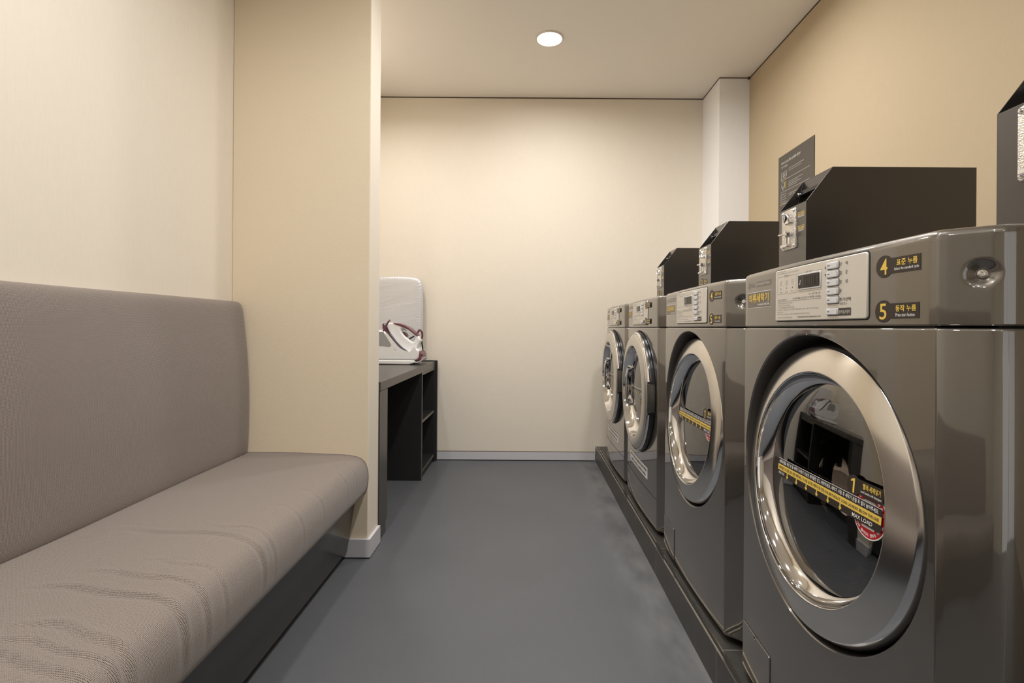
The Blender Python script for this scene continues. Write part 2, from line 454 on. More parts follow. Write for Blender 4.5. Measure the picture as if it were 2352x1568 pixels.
# added glowing panel behind the viewpoint for fill light, built like a frosted door
m = MB(); m.box(-0.06, 1.32, YF - .045, YF - .035, 0.04, 2.08, FILLGLOW); d1 = struct(m, 'fill_panel')
m = MB(); m.box(-0.10, -0.06, YF - .06, YF - .01, 0, 2.12, METAL); m.box(1.32, 1.36, YF - .06, YF - .01, 0, 2.12, METAL); m.box(-0.06, 1.32, YF - .06, YF - .01, 2.08, 2.12, METAL); m.box(-0.06, 1.32, YF - .06, YF - .01, 0, 0.04, METAL)
m.box(0.61, 0.65, YF - .06, YF - .01, .04, 2.08, METAL); m.build('fill_panel_frame', d1, smooth=0)
m = MB(); m.box(XL, -0.618, 2.029, 2.166, 0, CEIL, PLASTER); m.m[1] = m.mi(WALL); o = struct(m, 'wall_partition'); bevel(o, 0.004, 2)
m = MB(); m.box(1.225, XR, 3.229, YB, 0, CEIL, WHITE_COL); struct(m, 'wall_column')
# dark shadow reveal where walls meet the ceiling
m = MB()
m.box(XR - .002, XR, YF, 3.229, CEIL - .008, CEIL, GAP); m.box(XR - .012, XR, 3.217, 3.229, CEIL - .012, CEIL, GAP)
struct(m, 'trim_1')
m = MB(); m.box(XL, 1.225, YB - .002, YB, CEIL - .007, CEIL, GAP); struct(m, 'trim_2')
m = MB(); m.box(1.223, 1.225, 3.229, YB, CEIL - .006, CEIL, GAP); m.box(1.223, XR, 3.227, 3.229, CEIL - .006, CEIL, GAP); struct(m, 'trim_3')
# skirting
m = MB(); m.box(-0.60, 0.492, YB - .010, YB, 0.006, 0.060, BASEB); m.box(-0.60, 0.492, YB - .006, YB, 0, 0.006, DARKGAP)
m.box(-0.60, 0.492, YB - .007, YB, 0.060, 0.0635, GAP)
struct(m, 'baseboard_back')
m = MB()
m.box(-0.715, -0.607, 2.018, 2.029, 0.005, 0.076, BASEB); m.box(-0.618, -0.607, 2.029, 2.166, 0.005, 0.076, BASEB)
m.box(-0.712, -0.611, 2.021, 2.162, 0, 0.005, DARKGAP)
struct(m, 'baseboard_partition')

# ------------------------------------------------------------------ recessed downlights, two of them added as fill
def downlight(lx, ly, label):
    t = thing('downlight', label, 'ceiling light', (lx, ly, CEIL), 0, 'recessed round downlights')
    m = MB(); m.lathe([(0.066, 0.0), (0.0665, -0.004), (0.069, -0.007), (0.075, -0.006), (0.077, -0.002), (0.077, 0.0)], LAMPR, 64)
    m.xform(Matrix.Rotation(PI / 2, 4, 'X')); 
    m.v = [(a, b, -abs(c)) for a, b, c in m.v]
    m.build('ring', t)
    m = MB(); n = 48
    m.add([(0.066 * math.cos(2 * PI * k / n), 0.066 * math.sin(2 * PI * k / n), -0.003) for k in range(n)], [list(range(n))], LAMPE)
    m.build('lens', t, merge=False, smooth=0)
    return t
downlight(LAMPS[0][0], LAMPS[0][1], 'round lit recessed downlight in the ceiling over the far end of the aisle')
for i, nm in ((1, 'over the aisle beside the farther washer'), (2, 'over the aisle beside the nearest washer'), (3, 'over the aisle just behind the viewpoint'), (4, 'at the rear of the aisle'), (5, 'over the bench near the partition'), (6, 'over the middle of the bench'), (7, 'over the rear end of the bench'), (8, 'over the dark desk, added unseen as fill light'), (9, 'over the nearer tumble dryer, added unseen as fill light')):
    downlight(LAMPS[i][0], LAMPS[i][1], 'round recessed downlight in the ceiling ' + nm)

# ------------------------------------------------------------------ upholstered bench
def sweep_fabric(name, prof, y0, y1, ny, parent, disp=None, endr=0.02, close_end=True):
    """prof: list of (x,z); swept along y with a UV in metres; the far end is softly rounded"""
    # resample
    L = [0]
    for a, b in zip(prof, prof[1:]): L.append(L[-1] + math.dist(a, b))
    tot = L[-1]; nu = max(20, int(tot / 0.008)); P = []
    for i in range(nu + 1):
        d = tot * i / nu; k = 0
        while k < len(L) - 2 and L[k + 1] < d: k += 1
        t = (d - L[k]) / max(1e-9, L[k + 1] - L[k])
        P.append((prof[k][0] + (prof[k + 1][0] - prof[k][0]) * t, prof[k][1] + (prof[k + 1][1] - prof[k][1]) * t, d))
    N = []
    for i in range(nu + 1):
        a = P[max(i - 1, 0)]; b = P[min(i + 1, nu)]
        tx, tz = b[0] - a[0], b[1] - a[1]; l = math.hypot(tx, tz) or 1
        N.append((tz / l, -tx / l))
    ys = [y0 + (y1 - endr - y0) * j / ny for j in range(ny + 1)]
    ins = [0.0] * (ny + 1)
    for k in range(1, 7):
        a = PI / 2 * k / 6; ys.append(y1 - endr + endr * math.sin(a)); ins.append(endr * (1 - math.cos(a)))
    vs = []; uv = []
    for j, y in enumerate(ys):
        for i, (x, z, d) in enumerate(P):
            dd = disp(d, y, x, z) if disp else 0
            k = dd - ins[j] * (1 if 0 < i < nu else 0)
            vs.append((x + N[i][0] * k, y, z + N[i][1] * k)); uv.append((d, y))
    fs = []; n = nu + 1
    for j in range(len(ys) - 1):
        for i in range(nu): fs.append((j * n + i, j * n + i + 1, (j + 1) * n + i + 1, (j + 1) * n + i))
    fs.append([(len(ys) - 1) * n + i for i in range(n)])
    fs.append([i for i in range(n)][::-1])
    me = bpy.data.meshes.new(name); me.from_pydata(vs, [], fs); me.materials.append(FABRIC)
    ul = me.uv_layers.new(name='UVMap')
    for lp in me.loops: ul.data[lp.index].uv = uv[lp.vertex_index]
    bm = bmesh.new(); bm.from_mesh(me); bmesh.ops.recalc_face_normals(bm, faces=bm.faces); bm.to_mesh(me); bm.free()
    for p in me.polygons: p.use_smooth = True
    me.set_sharp_from_angle(angle=math.radians(60))
    o = bpy.data.objects.new(name, me); C.objects.link(o); o.parent = parent
    return o

BY0 = -1.6
bench = thing('upholstered_bench', 'long built-in bench in grey-brown woven fabric along the left wall', 'bench', (-0.9, 2.0, 0))
OFF = Vector((0.9, -2.0, 0))
def rel(p): return [(x + 0.9, z) for x, z in p]
def sh(y): return y - 2.0
backp = chaikin([(-1.164, 0.40), (-1.104, 0.402), (-1.091, 0.43), (-1.088, 0.55), (-1.086, 0.66), (-1.092, 0.80), (-1.104, 0.92), (-1.112, 0.985), (-1.122, 1.010), (-1.140, 1.016), (-1.164, 1.014)], 3, False)
def back_disp(d, y, x, z):
    return 0.0022 * noise.noise(Vector((d * 2.5, y * 2.0, 3.0)))
sweep_fabric('backrest', rel(backp), sh(BY0), sh(2.027), 260, bench, lambda d, y, x, z: back_disp(d, y, x, z), 0.022)
seatp = chaikin([(-1.164, 0.415), (-1.05, 0.415), (-0.90, 0.413), (-0.75, 0.409), (-0.685, 0.405), (-0.640, 0.392), (-0.622, 0.355), (-0.619, 0.310), (-0.627, 0.262), (-0.640, 0.249), (-0.665, 0.249), (-0.80, 0.249), (-1.164, 0.249)], 3, False)
WR = [  # y, x reach start, amp, width, curve
    (0.62, -0.93, 0.0035, 0.012, 0.05), (0.78, -0.90, 0.0035, 0.010, 0.05), (0.815, -0.86, 0.003, 0.007, 0.04), (0.86, -0.84, 0.0035, 0.010, 0.06),
    (0.98, -0.92, 0.0045, 0.008, 0.045), (1.045, -0.88, 0.0035, 0.007, 0.04), (1.10, -0.80, 0.002, 0.006, 0.03), (1.255, -0.97, 0.0035, 0.009, 0.03), (1.30, -0.80, 0.002, 0.006, 0.02),
    (1.46, -0.74, 0.0012, 0.007, 0.02), (1.60, -0.70, 0.0008, 0.008, 0.02), (1.80, -0.66, 0.0012, 0.006, 0.01), (1.90, -0.66, 0.0014, 0.006, 0.01), (0.40, -0.9, 0.003, 0.010, 0.05), (0.2, -0.85, 0.003, 0.010, 0.05)]
def seat_disp(d, y, x, z):
    yy = y + 2.0; xx = x - 0.9
    if z < 0.262: return 0
    v = 0.0035 * noise.noise(Vector((xx * 4, yy * 3.0, 1.0))) 
    for wy, xs, am, wd, cv in WR:
        t = (xx - xs) / (-0.62 - xs)
        if t < -0.15: continue
        env = min(1, max(0, (t + 0.15) / 0.35)) * (1.0 if z > 0.37 else max(0, (z - 0.27) / 0.10) * 0.8)
        c = wy + cv * (t * t) * -1.0 + 0.006 * math.sin(t * 9 + wy * 7)
        q = (yy - c) / wd
        if abs(q) < 4: v += am * env * (1.2 * math.exp(-q * q) - 0.9 * math.exp(-(q - 1.5) ** 2))
    return v
sweep_fabric('seat', rel(seatp), sh(BY0), sh(2.0285), 700, bench, seat_disp, 0.003)
m = MB()
pr = [(-1.16, 0.028), (-0.697, 0.028), (-0.663, 0.249), (-1.16, 0.249)]
vs = [(x, BY0, z) for x, z in pr] + [(x, 2.017, z) for x, z in pr]
m.add(vs, [(0, 1, 2, 3), (7, 6, 5, 4), (0, 4, 5, 1), (1, 5, 6, 2), (2, 6, 7, 3), (3, 7, 4, 0)], BASEM)
o = m.build('base', bench, off=OFF, smooth=0); bevel(o, 0.002); tag(o, 'dark grey laminate base')
m = MB(); m.box(-1.15, -0.712, BY0, 2.014, 0, 0.028, DESKD); m.build('toe_kick', bench, off=OFF, smooth=0)

# ------------------------------------------------------------------ dark desk in the back alcove
desk = thing('storage_desk', 'dark grey desk with open shelves behind the partition', 'desk', (-0.88, 2.85, 0))
OD = (0.88, -2.85, 0)
DX0, DX1 = -1.165, -0.611
m = MB(); m.box(DX0, DX1, 2.168, 3.492, 0.645, 0.684, DESKM); o = m.build('tabletop', desk, off=OD, smooth=0); bevel(o, 0.0015)
m = MB(); m.box(DX0, DX1 - .003, 2.170, 2.292, 0.060, 0.643, DESKM); m.box(DX0, DX1 - .008, 2.172, 2.290, 0.002, 0.058, DESKM)
o = m.build('pedestal', desk, off=OD, smooth=0); bevel(o, 0.001)
m = MB()
m.box(DX0, DX1 - .002, 3.044, 3.062, 0.0, 0.645, DESKD); m.box(DX0, DX1 - .002, 3.472, 3.490, 0, 0.645, DESKD)
m.box(DX0, DX1 - .004, 3.062, 3.472, 0.04, 0.056, DESKD); m.box(DX0, DX0 + .01, 3.062, 3.472, 0.056, 0.645, DESKD)
m.box(DX0, DX1 - .012, 3.062, 3.472, 0.0, 0.04, DESKD)
m.box(DX0, DX1 - .004, 3.062, 3.472, 0.629, 0.645, DESKD)
# edge banding facing the aisle
m.box(DX1 - .0021, DX1, 3.044, 3.062, 0.004, 0.645, DESKE); m.box(DX1 - .0041, DX1 - .002, 3.062, 3.472, 0.04, 0.056, DESKE)
m.box(DX1 - .0041, DX1 - .002, 3.062, 3.472, 0.629, 0.645, DESKE)
su = m.build('shelf_unit', desk, off=OD, smooth=0)
m = MB(); m.box(DX0 + .01, DX1 - .006, 3.062, 3.472, 0.338, 0.354, DESKD); m.box(DX1 - .0061, DX1 - .004, 3.062, 3.472, 0.338, 0.354, DESKE)
m.build('shelf', su, smooth=0, off=OD)
m = MB(); m.box(DX0, DX1 + .012, 3.494, 3.516, 0.0, 0.690, DESKD); m.box(DX1 + .0119, DX1 + .0135, 3.500, 3.514, 0.0, 0.690, DESKE)
m.build('end_panel', desk, off=OD, smooth=0)

# ------------------------------------------------------------------ tabletop ironing board leaning on the back wall
def ironing_board():
    t = thing('ironing_board', 'silver-covered ironing board standing upright against the back wall on the desk', 'ironing board', (-0.874, 3.455, 0.6858))
    W, Hh, R = 0.178, 0.575, 0.052
    out = chaikin([(W, 0), (W + .002, 0.25), (W, Hh - .09), (W - .012, Hh - .025), (W - .05, Hh - .002), (0, Hh + .004), (-W + .05, Hh - .002), (-W + .012, Hh - .025), (-W, Hh - .09), (-W - .002, 0.25), (-W, 0)], 3, False)
    # dense resample
    pts = []
    for a, b in zip(out, out[1:]):
        k = max(1, int(math.dist(a, b) / 0.004))
        for i in range(k): pts.append((a[0] + (b[0] - a[0]) * i / k, a[1] + (b[1] - a[1]) * i / k))
    pts.append(out[-1])
    m = MB(); n = len(pts); rings = []
    # cross section from the back (y=.03) round the edge to the padded front
    sec = [(0.020, 0.032), (0.004, 0.030), (0.0, 0.022), (0.0, 0.012), (0.003, 0.005), (0.010, 0.001), (0.022, -0.001), (0.045, -0.0015)]
    cx, cz = 0.0, 0.27
    vs = []
    for si, (ins, y) in enumerate(sec):
        for i, (x, z) in enumerate(pts):
            a_ = Vector(pts[max(i - 1, 0)]); b_ = Vector(pts[min(i + 1, n - 1)]); t_ = (b_ - a_).normalized(); d = Vector((-t_.y, t_.x))
            if d.dot(Vector((cx - x, cz - z))) < 0: d = -d
            ins = min(ins, 0.045)
            s_ = i * 0.004
            pk = 0.0022 * math.sin(s_ * 420 + 2 * math.sin(s_ * 37)) * noise.noise(Vector((s_ * 20, si * .2, 0))) * 2.0
            wgt = {3: 1, 4: 1, 5: .9, 6: .5, 7: .2}.get(si, 0.3 if si < 3 else 0)
            vs.append((x + d.x * (ins + pk * wgt * .4), y - pk * wgt, z + d.y * ins))
    o = len(m.v); m.v += vs
    for k in range(len(sec) - 1):
        for i in range(n - 1):
            m.face((o + k * n + i, o + k * n + i + 1, o + (k + 1) * n + i + 1, o + (k + 1) * n + i), COVER)
    m.face([o + (len(sec) - 1) * n + i for i in range(n)], COVER)
    c = m.build('board_cover', t, smooth=50)
    c.rotation_euler = (math.radians(-1.5), 0, 0)
    m = MB(); m.box(-W + .03, W - .03, 0.030, 0.036, 0.0, Hh - .06, METAL); f = m.build('board_frame', t, smooth=0); f.rotation_euler = (math.radians(-1.5), 0, 0)
    return t
ironing_board()

# ------------------------------------------------------------------ steam generator and its iron, side on to the aisle
def IU(u, v): return (-0.929 + u * 0.0004122 + 0.80, (1424 - v) * 0.0004122)
def P2(lst, sm=2): return chaikin([IU(*p) for p in lst], sm)
gen = thing('steam_generator', 'white steam iron base station with burgundy end standing on the dark desk', 'iron station', (-0.80, 3.25, 0.684))
m = MB()
body = P2([(-230, 1350), (-230, 1000), (-180, 930), (-60, 905), (100, 905), (135, 922), (200, 1000), (290, 1110), (365, 1190), (440, 1228), (520, 1256), (548, 1240), (575, 1190), (600, 1178), (655, 1190), (668, 1230), (655, 1330), (610, 1352), (590, 1352)], 2)
m.prism(body, -0.088, 0.088, IRONW, 0.008); m.build('body', gen)
m = MB(); m.prism(P2([(-235, 1412), (-240, 1358), (-200, 1356), (560, 1356), (612, 1362), (600, 1395), (520, 1418), (480, 1418)], 1), -0.093, 0.093, IRONW, 0.004)
m.build('tray', gen)
m = MB(); m.prism(P2([(-60, 1140), (-60, 935), (122, 928), (140, 950), (252, 1118), (240, 1150), (215, 1160), (90, 1142)], 1), -0.0895, 0.07, IRONG, 0.002); m.build('water_tank', gen)
m = MB(); m.prism(P2([(606, 1215), (650, 1205), (684, 1240), (706, 1330), (700, 1372), (600, 1378)], 1), -0.080, 0.080, BURG, 0.006)
for z_ in (1252, 1290, 1325):
    cx, cz = IU(633, z_); m.lathe([(0.0, -0.0825), (0.0045, -0.082), (0.005, -0.079)], RUBBER, 16, cx, 0, cz)
tag(m.build('control_panel', gen), 'burgundy control end')
m = MB(); cx, cz = IU(690, 1285); m.lathe([(0, -0.012), (0.008, -0.011), (0.009, 0.0), (0.009, 0.012)], BLACKP, 24, cx, -0.05, cz)
cx, cz = IU(680, 1350); m.lathe([(0, -0.012), (0.010, -0.011), (0.012, 0.0)], BLACKP, 24, cx, -0.05, cz)
m.build('knob', gen)
m = MB(); m.prism(P2([(590, 1400), (596, 1385), (640, 1375), (690, 1350), (742, 1308), (738, 1330), (700, 1366), (650, 1392)], 2), -0.088, 0.03, IRONW, 0.002)
m.build('front_lip', gen)
for u in (-150, 435):
    for y_ in (-.068, .068):
        cx, cz = IU(u, 1418); m = MB(); m.box(cx - .008, cx + .008, y_ - .008, y_ + .008, 0.0005, 0.004, RUBBER); m.build('foot_pad', gen, smooth=0)
m = MB(); cx, cz = IU(300, 1190); m.text('Tefal', cx, cz - .004, 0.022, 0.006, -0.0888, GREYI, align='C', rot=-0.75); m.build('logo', gen, smooth=0, merge=False)
m = MB(); a = IU(213, 760); b = IU(128, 918); m.tube([(a[0], -0.078, a[1]), (a[0] - .002, -0.090, a[1] - .004), ((a[0] + b[0]) / 2, -0.092, (a[1] + b[1]) / 2), (b[0], -0.092, b[1])], 0.0055, BURG, 10)
tag(m.build('lock_bar', gen), 'burgundy carrying lock bar')

iron = thing('steam_iron', 'white and burgundy steam iron locked on its base station', 'iron', (-0.80, 3.25, 0.684))
outer = P2([(150, 830), (160, 797), (245, 793), (330, 805), (430, 838), (520, 893), (590, 958), (645, 1015), (668, 1055), (655, 1090), (600, 1190), (560, 1250), (535, 1262), (480, 1235), (400, 1200), (335, 1130), (240, 1010), (165, 905)], 2)
hole = P2([(362, 905), (385, 876), (425, 872), (490, 905), (560, 975), (592, 1020), (588, 1045), (560, 1088), (535, 1082), (470, 1035), (410, 985)], 2)
cu = bpy.data.curves.new('shell', 'CURVE'); cu.dimensions = '2D'; cu.fill_mode = 'BOTH'; cu.extrude = 0.030; cu.bevel_depth = 0.010; cu.bevel_resolution = 3; cu.offset = -0.009
for pl in (outer, hole):
    sp = cu.splines.new('POLY'); sp.points.add(len(pl) - 1); sp.use_cyclic_u = True
    for i, (x, z) in enumerate(pl): sp.points[i].co = (x, z, 0, 1)
tmp = bpy.data.objects.new('shell', cu); C.objects.link(tmp); bpy.context.view_layer.update()
me = bpy.data.meshes.new_from_object(tmp.evaluated_get(bpy.context.evaluated_depsgraph_get()))
bpy.data.objects.remove(tmp); bpy.data.curves.remove(cu)
me.transform(Matrix.Rotation(PI / 2, 4, 'X')); me.materials.clear(); me.materials.append(IRONW)
for p in me.polygons: p.use_smooth = True
me.set_sharp_from_angle(angle=math.radians(40))
o = bpy.data.objects.new('shell', me); C.objects.link(o); o.parent = iron; o.location = (0, -0.012, 0)
m = MB()
st = chaikin([IU(*p) for p in [(240, 792), (330, 800), (430, 832), (522, 886), (592, 950), (632, 995), (610, 990), (560, 945), (500, 900), (420, 860), (330, 825), (270, 808)]], 1)
m.prism(st, -0.0545, 0.026, BURG, 0.002); tag(m.build('handle_strip', iron), 'burgundy strip along the handle')
m = MB()
so = chaikin([IU(*p) for p in [(98, 800), (122, 805), (180, 910), (290, 1060), (370, 1165), (470, 1225), (468, 1240), (400, 1212), (345, 1190), (255, 1085), (150, 925), (95, 850)]], 1)
m.prism(so, -0.056, 0.034, SOLE, 0.003); m.build('soleplate', iron)
m = MB()
so = [IU(*p) for p in [(92, 812), (108, 815), (165, 925), (270, 1075), (372, 1180), (352, 1192), (255, 1092), (150, 940), (92, 880)]]
m.prism(so, -0.060, 0.036, BURG, 0.002); m.build('heel_trim', iron)
m = MB(); cx, cz = IU(412, 968); m.lathe([(0, -0.03), (0.014, -0.028), (0.016, -0.02), (0.016, 0.02), (0, 0.02)], BURG, 32, 0, 0, 0)
m.v = [(a * 1.25, b, c * .55) for a, b, c in m.v]; m.xform(Matrix.Rotation(0.85, 4, 'Y')); m.v = [(a + cx, b, c + cz) for a, b, c in m.v]
m.build('steam_dial', iron)
m = MB(); a = IU(478, 1040); b = IU(558, 995); m.tube([(a[0], -0.02, a[1]), (b[0], -0.02, b[1])], 0.0045, BLACKP, 8); m.build('trigger', iron)
m = MB(); a = IU(405, 885); b = IU(455, 912); m.tube([(a[0], -0.05, a[1]), (b[0], -0.05, b[1])], 0.002, BLACKP, 8); m.build('spray_button', iron)
m = MB()
hp = [IU(*p) for p in [(606, 950), (608, 915), (632, 900), (660, 920), (672, 960), (672, 1005), (655, 1040)]]
hp = chaikin(hp, 2, False); pts = []; rr = []
for i, (a, b) in enumerate(hp): pts.append((a, 0.0, b)); rr.append(0.0060 + (0.0012 if i % 2 else 0))
m.tube(pts, rr, BURG, 12); a0 = hp[-1]
m.tube([(a0[0], 0, a0[1]), (a0[0] + .004, 0.03, a0[1] - .06), (a0[0] + .002, 0.05, a0[1] - .115)], 0.005, BLACKP, 10)
m.build('steam_hose', iron)

# ------------------------------------------------------------------ tiled plinth under the machines
pl = thing('machine_plinth', 'low dark slate-tiled plinth that carries the row of laundry machines', 'plinth', (0.95, 1.0, 0))
OP = (-0.95, -1.0, 0)
PX = 0.4955
m = MB(); m.box(PX, XR - .001, YF + .02, YB - .001, 0, 0.0995, TILE)
o = m.build('tile_block', pl, smooth=0)
o.location = OP
m = MB()
m.box(PX + .0005, PX + .0045, YF + .02, YB - .002, 0.0995, 0.1025, METAL)
m.box(PX + .0045, PX + .0125, YF + .02, YB - .002, 0.0995, 0.1000, DARKGAP)
m.box(PX + .0125, PX + .0160, YF + .02, YB - .002, 0.0995, 0.1022, METAL)
tag(m.build('edge_strip', pl, off=OP, smooth=0), 'slotted metal edging strip')

# ------------------------------------------------------------------ laundry machines (local: x along the width, front faces -y, z up)
ZB = 0.100
XFRONT = 0.518
def F(x):
    return 0.008 * (x / 0.281) ** 2 if abs(x) <= 0.281 else None
SIDE = [(0.281, 0.008), (0.284, 0.0092), (0.290, 0.0145), (0.300, 0.0255), (0.310, 0.0365), (0.319, 0.0465), (0.3245, 0.0550), (0.3285, 0.0660), (0.330, 0.080)]
DEPTH = 0.745
def plan(n=24):
    p = [(-0.281 + 0.562 * i / n, F(-0.281 + 0.562 * i / n)) for i in range(n + 1)]
    r = SIDE[1:] + [(0.330, DEPTH)]
    return [(-x, y) for x, y in reversed(r)] + p + r
def inset_plan(pl_, k):
    out = []
    for x, y in pl_:
        out.append((x * (1 - k / 0.330), y + k if y < DEPTH - .01 else y))
    return out
def shell(m, z0, z1, rb, rt, mt, panel_hole=None, crease_z=None):
    """side, chamfer strips, rounded bottom/top edges; front is left open when panel_hole is given"""
    P = plan()
    levels = []
    for k in range(4):
        a = PI / 2 * k / 3; levels.append((z0 + rb * (1 - math.sin(a)) , rb * (1 - math.cos(PI / 2 - a)) if rb else 0))
    lv = [(z0 + rb * (1 - math.cos(a)), rb * (1 - math.sin(a))) for a in (0, PI / 6, PI / 3, PI / 2)]
    lt = [(z1 - rt * (1 - math.cos(a)), rt * (1 - math.sin(a))) for a in (PI / 2, PI / 3, PI / 6, 0)]
    rings = [(z, inset_plan(P, k)) for z, k in lv + lt]
    o = len(m.v); n = len(P)
    for z, R in rings: m.v += [(x, y, z) for x, y in R]
    i0 = next(i for i, p in enumerate(P) if abs(p[0] + 0.281) < 1e-6); i1 = next(i for i, p in enumerate(P) if abs(p[0] - 0.281) < 1e-6)
    for k in range(len(rings) - 1):
        for i in range(n - 1):
            if panel_hole and k == 3 and i0 <= i < i1: continue
            m.face((o + k * n + i, o + k * n + i + 1, o + (k + 1) * n + i + 1, o + (k + 1) * n + i), mt)
        m.face((o + k * n + n - 1, o + k * n, o + (k + 1) * n, o + (k + 1) * n + n - 1), mt)
    m.face([o + i for i in range(n)], mt); m.face([o + (len(rings) - 1) * n + i for i in range(n)][::-1], mt)
    return rings[3][0], rings[4][0]
def holed_panel(m, z0, z1, cz, R, mt, steps=7):
    """curved front panel with a round opening"""
    corners = [math.atan2(z - cz, x) for x in (-0.281, 0.281) for z in (z0, z1)]
    # border samples matching the plan divisions along top/bottom
    brd = []
    xs = [-0.281 + 0.562 * i / 24 for i in range(25)]
    for x in xs: brd.append((x, z1)); 
    for x in xs: brd.append((x, z0))
    for k in range(1, 28):
        z = z0 + (z1 - z0) * k / 28; brd.append((-0.281, z)); brd.append((0.281, z))
    brd = sorted(set((round(a, 6), round(b, 6)) for a, b in brd), key=lambda p: math.atan2(p[1] - cz, p[0]))
    # extra angular density where border points are sparse as seen from the hole
    full = []
    for i, p in enumerate(brd):
        q = brd[(i + 1) % len(brd)]
        full.append(p)
        full.append(((p[0] + q[0]) / 2, (p[1] + q[1]) / 2))
    o = len(m.v); n = len(full)
    for k in range(steps + 1):
        t = (k / steps)
        for x, z in full:
            a = math.atan2(z - cz, x); cx_, cz_ = R * math.cos(a), cz + R * math.sin(a)
            X = cx_ + (x - cx_) * t; Z = cz_ + (z - cz_) * t
            m.v.append((X, F(max(-.281, min(.281, X))), Z))
    for k in range(steps):
        for i in range(n):
            j = (i + 1) % n
            m.face((o + k * n + i, o + k * n + j, o + (k + 1) * n + j, o + (k + 1) * n + i), mt)
    return [math.atan2(z - cz, x) for x, z in full]
def hole_wall(m, angs, cz, R, prof, mt):
    """prof of (dr, y, follow) from the panel edge inward; follow = how much of the panel's curve is kept"""
    o = len(m.v); n = len(angs)
    for dr, y, fl in prof:
        for a in angs:
            x = (R + dr) * math.cos(a); x0 = R * math.cos(a)
            m.v.append((x, F(x0) * fl + y, cz + (R + dr) * math.sin(a)))
    for k in range(len(prof) - 1):
        for i in range(n):
            j = (i + 1) % n
            m.face((o + k * n + i, o + k * n + j, o + (k + 1) * n + j, o + (k + 1) * n + i), mt)

DZ = 0.641                     # height of the door centre
def console_mesh(dimple):
    m = MB(); z0, z1 = 0.9260, 1.050
    P = plan(40)
    # refine the chamfer columns for the screw dimple
    R_ = []
    for i, p in enumerate(P[:-1]):
        q = P[i + 1]; R_.append(p)
        if abs(p[0]) >= 0.280 and abs(p[0]) <= 0.331 and abs(q[0]) >= .280 and q[1] < 0.1 and p[1] < .1:
            for k in (1, 2, 3): R_.append((p[0] + (q[0] - p[0]) * k / 4, p[1] + (q[1] - p[1]) * k / 4))
    R_.append(P[-1]); P = R_; n = len(P)
    zs = [(z0, 0.002), (z0 + .002, 0)] + [(z0 + .002 + (z1 - .012 - z0 - .002) * k / 40, 0) for k in range(1, 41)]
    for a in (15, 30, 45, 60, 75, 90):
        a = math.radians(a); zs.append((z1 - .012 + .012 * math.sin(a), .012 * (1 - math.cos(a))))
    o = len(m.v)
    for z, k in zs:
        for x, y in inset_plan(P, k):
            if dimple:
                for s_ in (-1, 1):
                    d = math.dist((x, y, z), (s_ * 0.312, 0.0395, 0.990))
                    if d < 0.019:
                        q = 0.5 * (1 + math.cos(PI * d / 0.019)); q = q ** 0.8
                        x += -s_ * 0.0075 * q; y += 0.0075 * q
            m.v.append((x, y, z))
    for k in range(len(zs) - 1):
        for i in range(n - 1):
            m.face((o + k * n + i, o + k * n + i + 1, o + (k + 1) * n + i + 1, o + (k + 1) * n + i), PAINT)
        m.face((o + k * n + n - 1, o + k * n, o + (k + 1) * n, o + (k + 1) * n + n - 1), PAINT)
    m.face([o + i for i in range(n)], PAINT); m.face([o + (len(zs) - 1) * n + i for i in range(n)][::-1], PAINT)
    return m

def slab(m, x0, x1, z0, z1, r, t, b, mt, y=0.0, n=30):
    """raised rounded plate that follows the curved front"""
    cols = []
    xs = sorted(set([x0 + (x1 - x0) * k / n for k in range(n + 1)] + [x0 + r * (1 - math.cos(PI / 2 * k / 5)) for k in range(6)] + [x1 - r * (1 - math.cos(PI / 2 * k / 5)) for k in range(6)]))
    L = []
    for x in xs:
        dx = max(0, (x0 + r) - x, x - (x1 - r)); c = r - math.sqrt(max(0, r * r - dx * dx))
        e = min(x - x0, x1 - x); ins = b if e > b else e
        zl, zh = z0 + c, z1 - c
        k = 1.0 if e > b else 0.55 + 0.45 * e / b
        L.append([(x, y + F(x) + 0.001, zl), (x, y + F(x) - t * .55, zl), (x, y + F(x) - t * k, zl + ins), (x, y + F(x) - t * k, zh - ins), (x, y + F(x) - t * .55, zh), (x, y + F(x) + 0.001, zh)])
    o = len(m.v)
    for c in L: m.v += c
    for i in range(len(L) - 1):
        for k in range(5): m.face((o + i * 6 + k, o + (i + 1) * 6 + k, o + (i + 1) * 6 + k + 1, o + i * 6 + k + 1), mt)
    m.face([o + k for k in range(6)], mt); m.face([o + (len(L) - 1) * 6 + k for k in range(6)][::-1], mt)

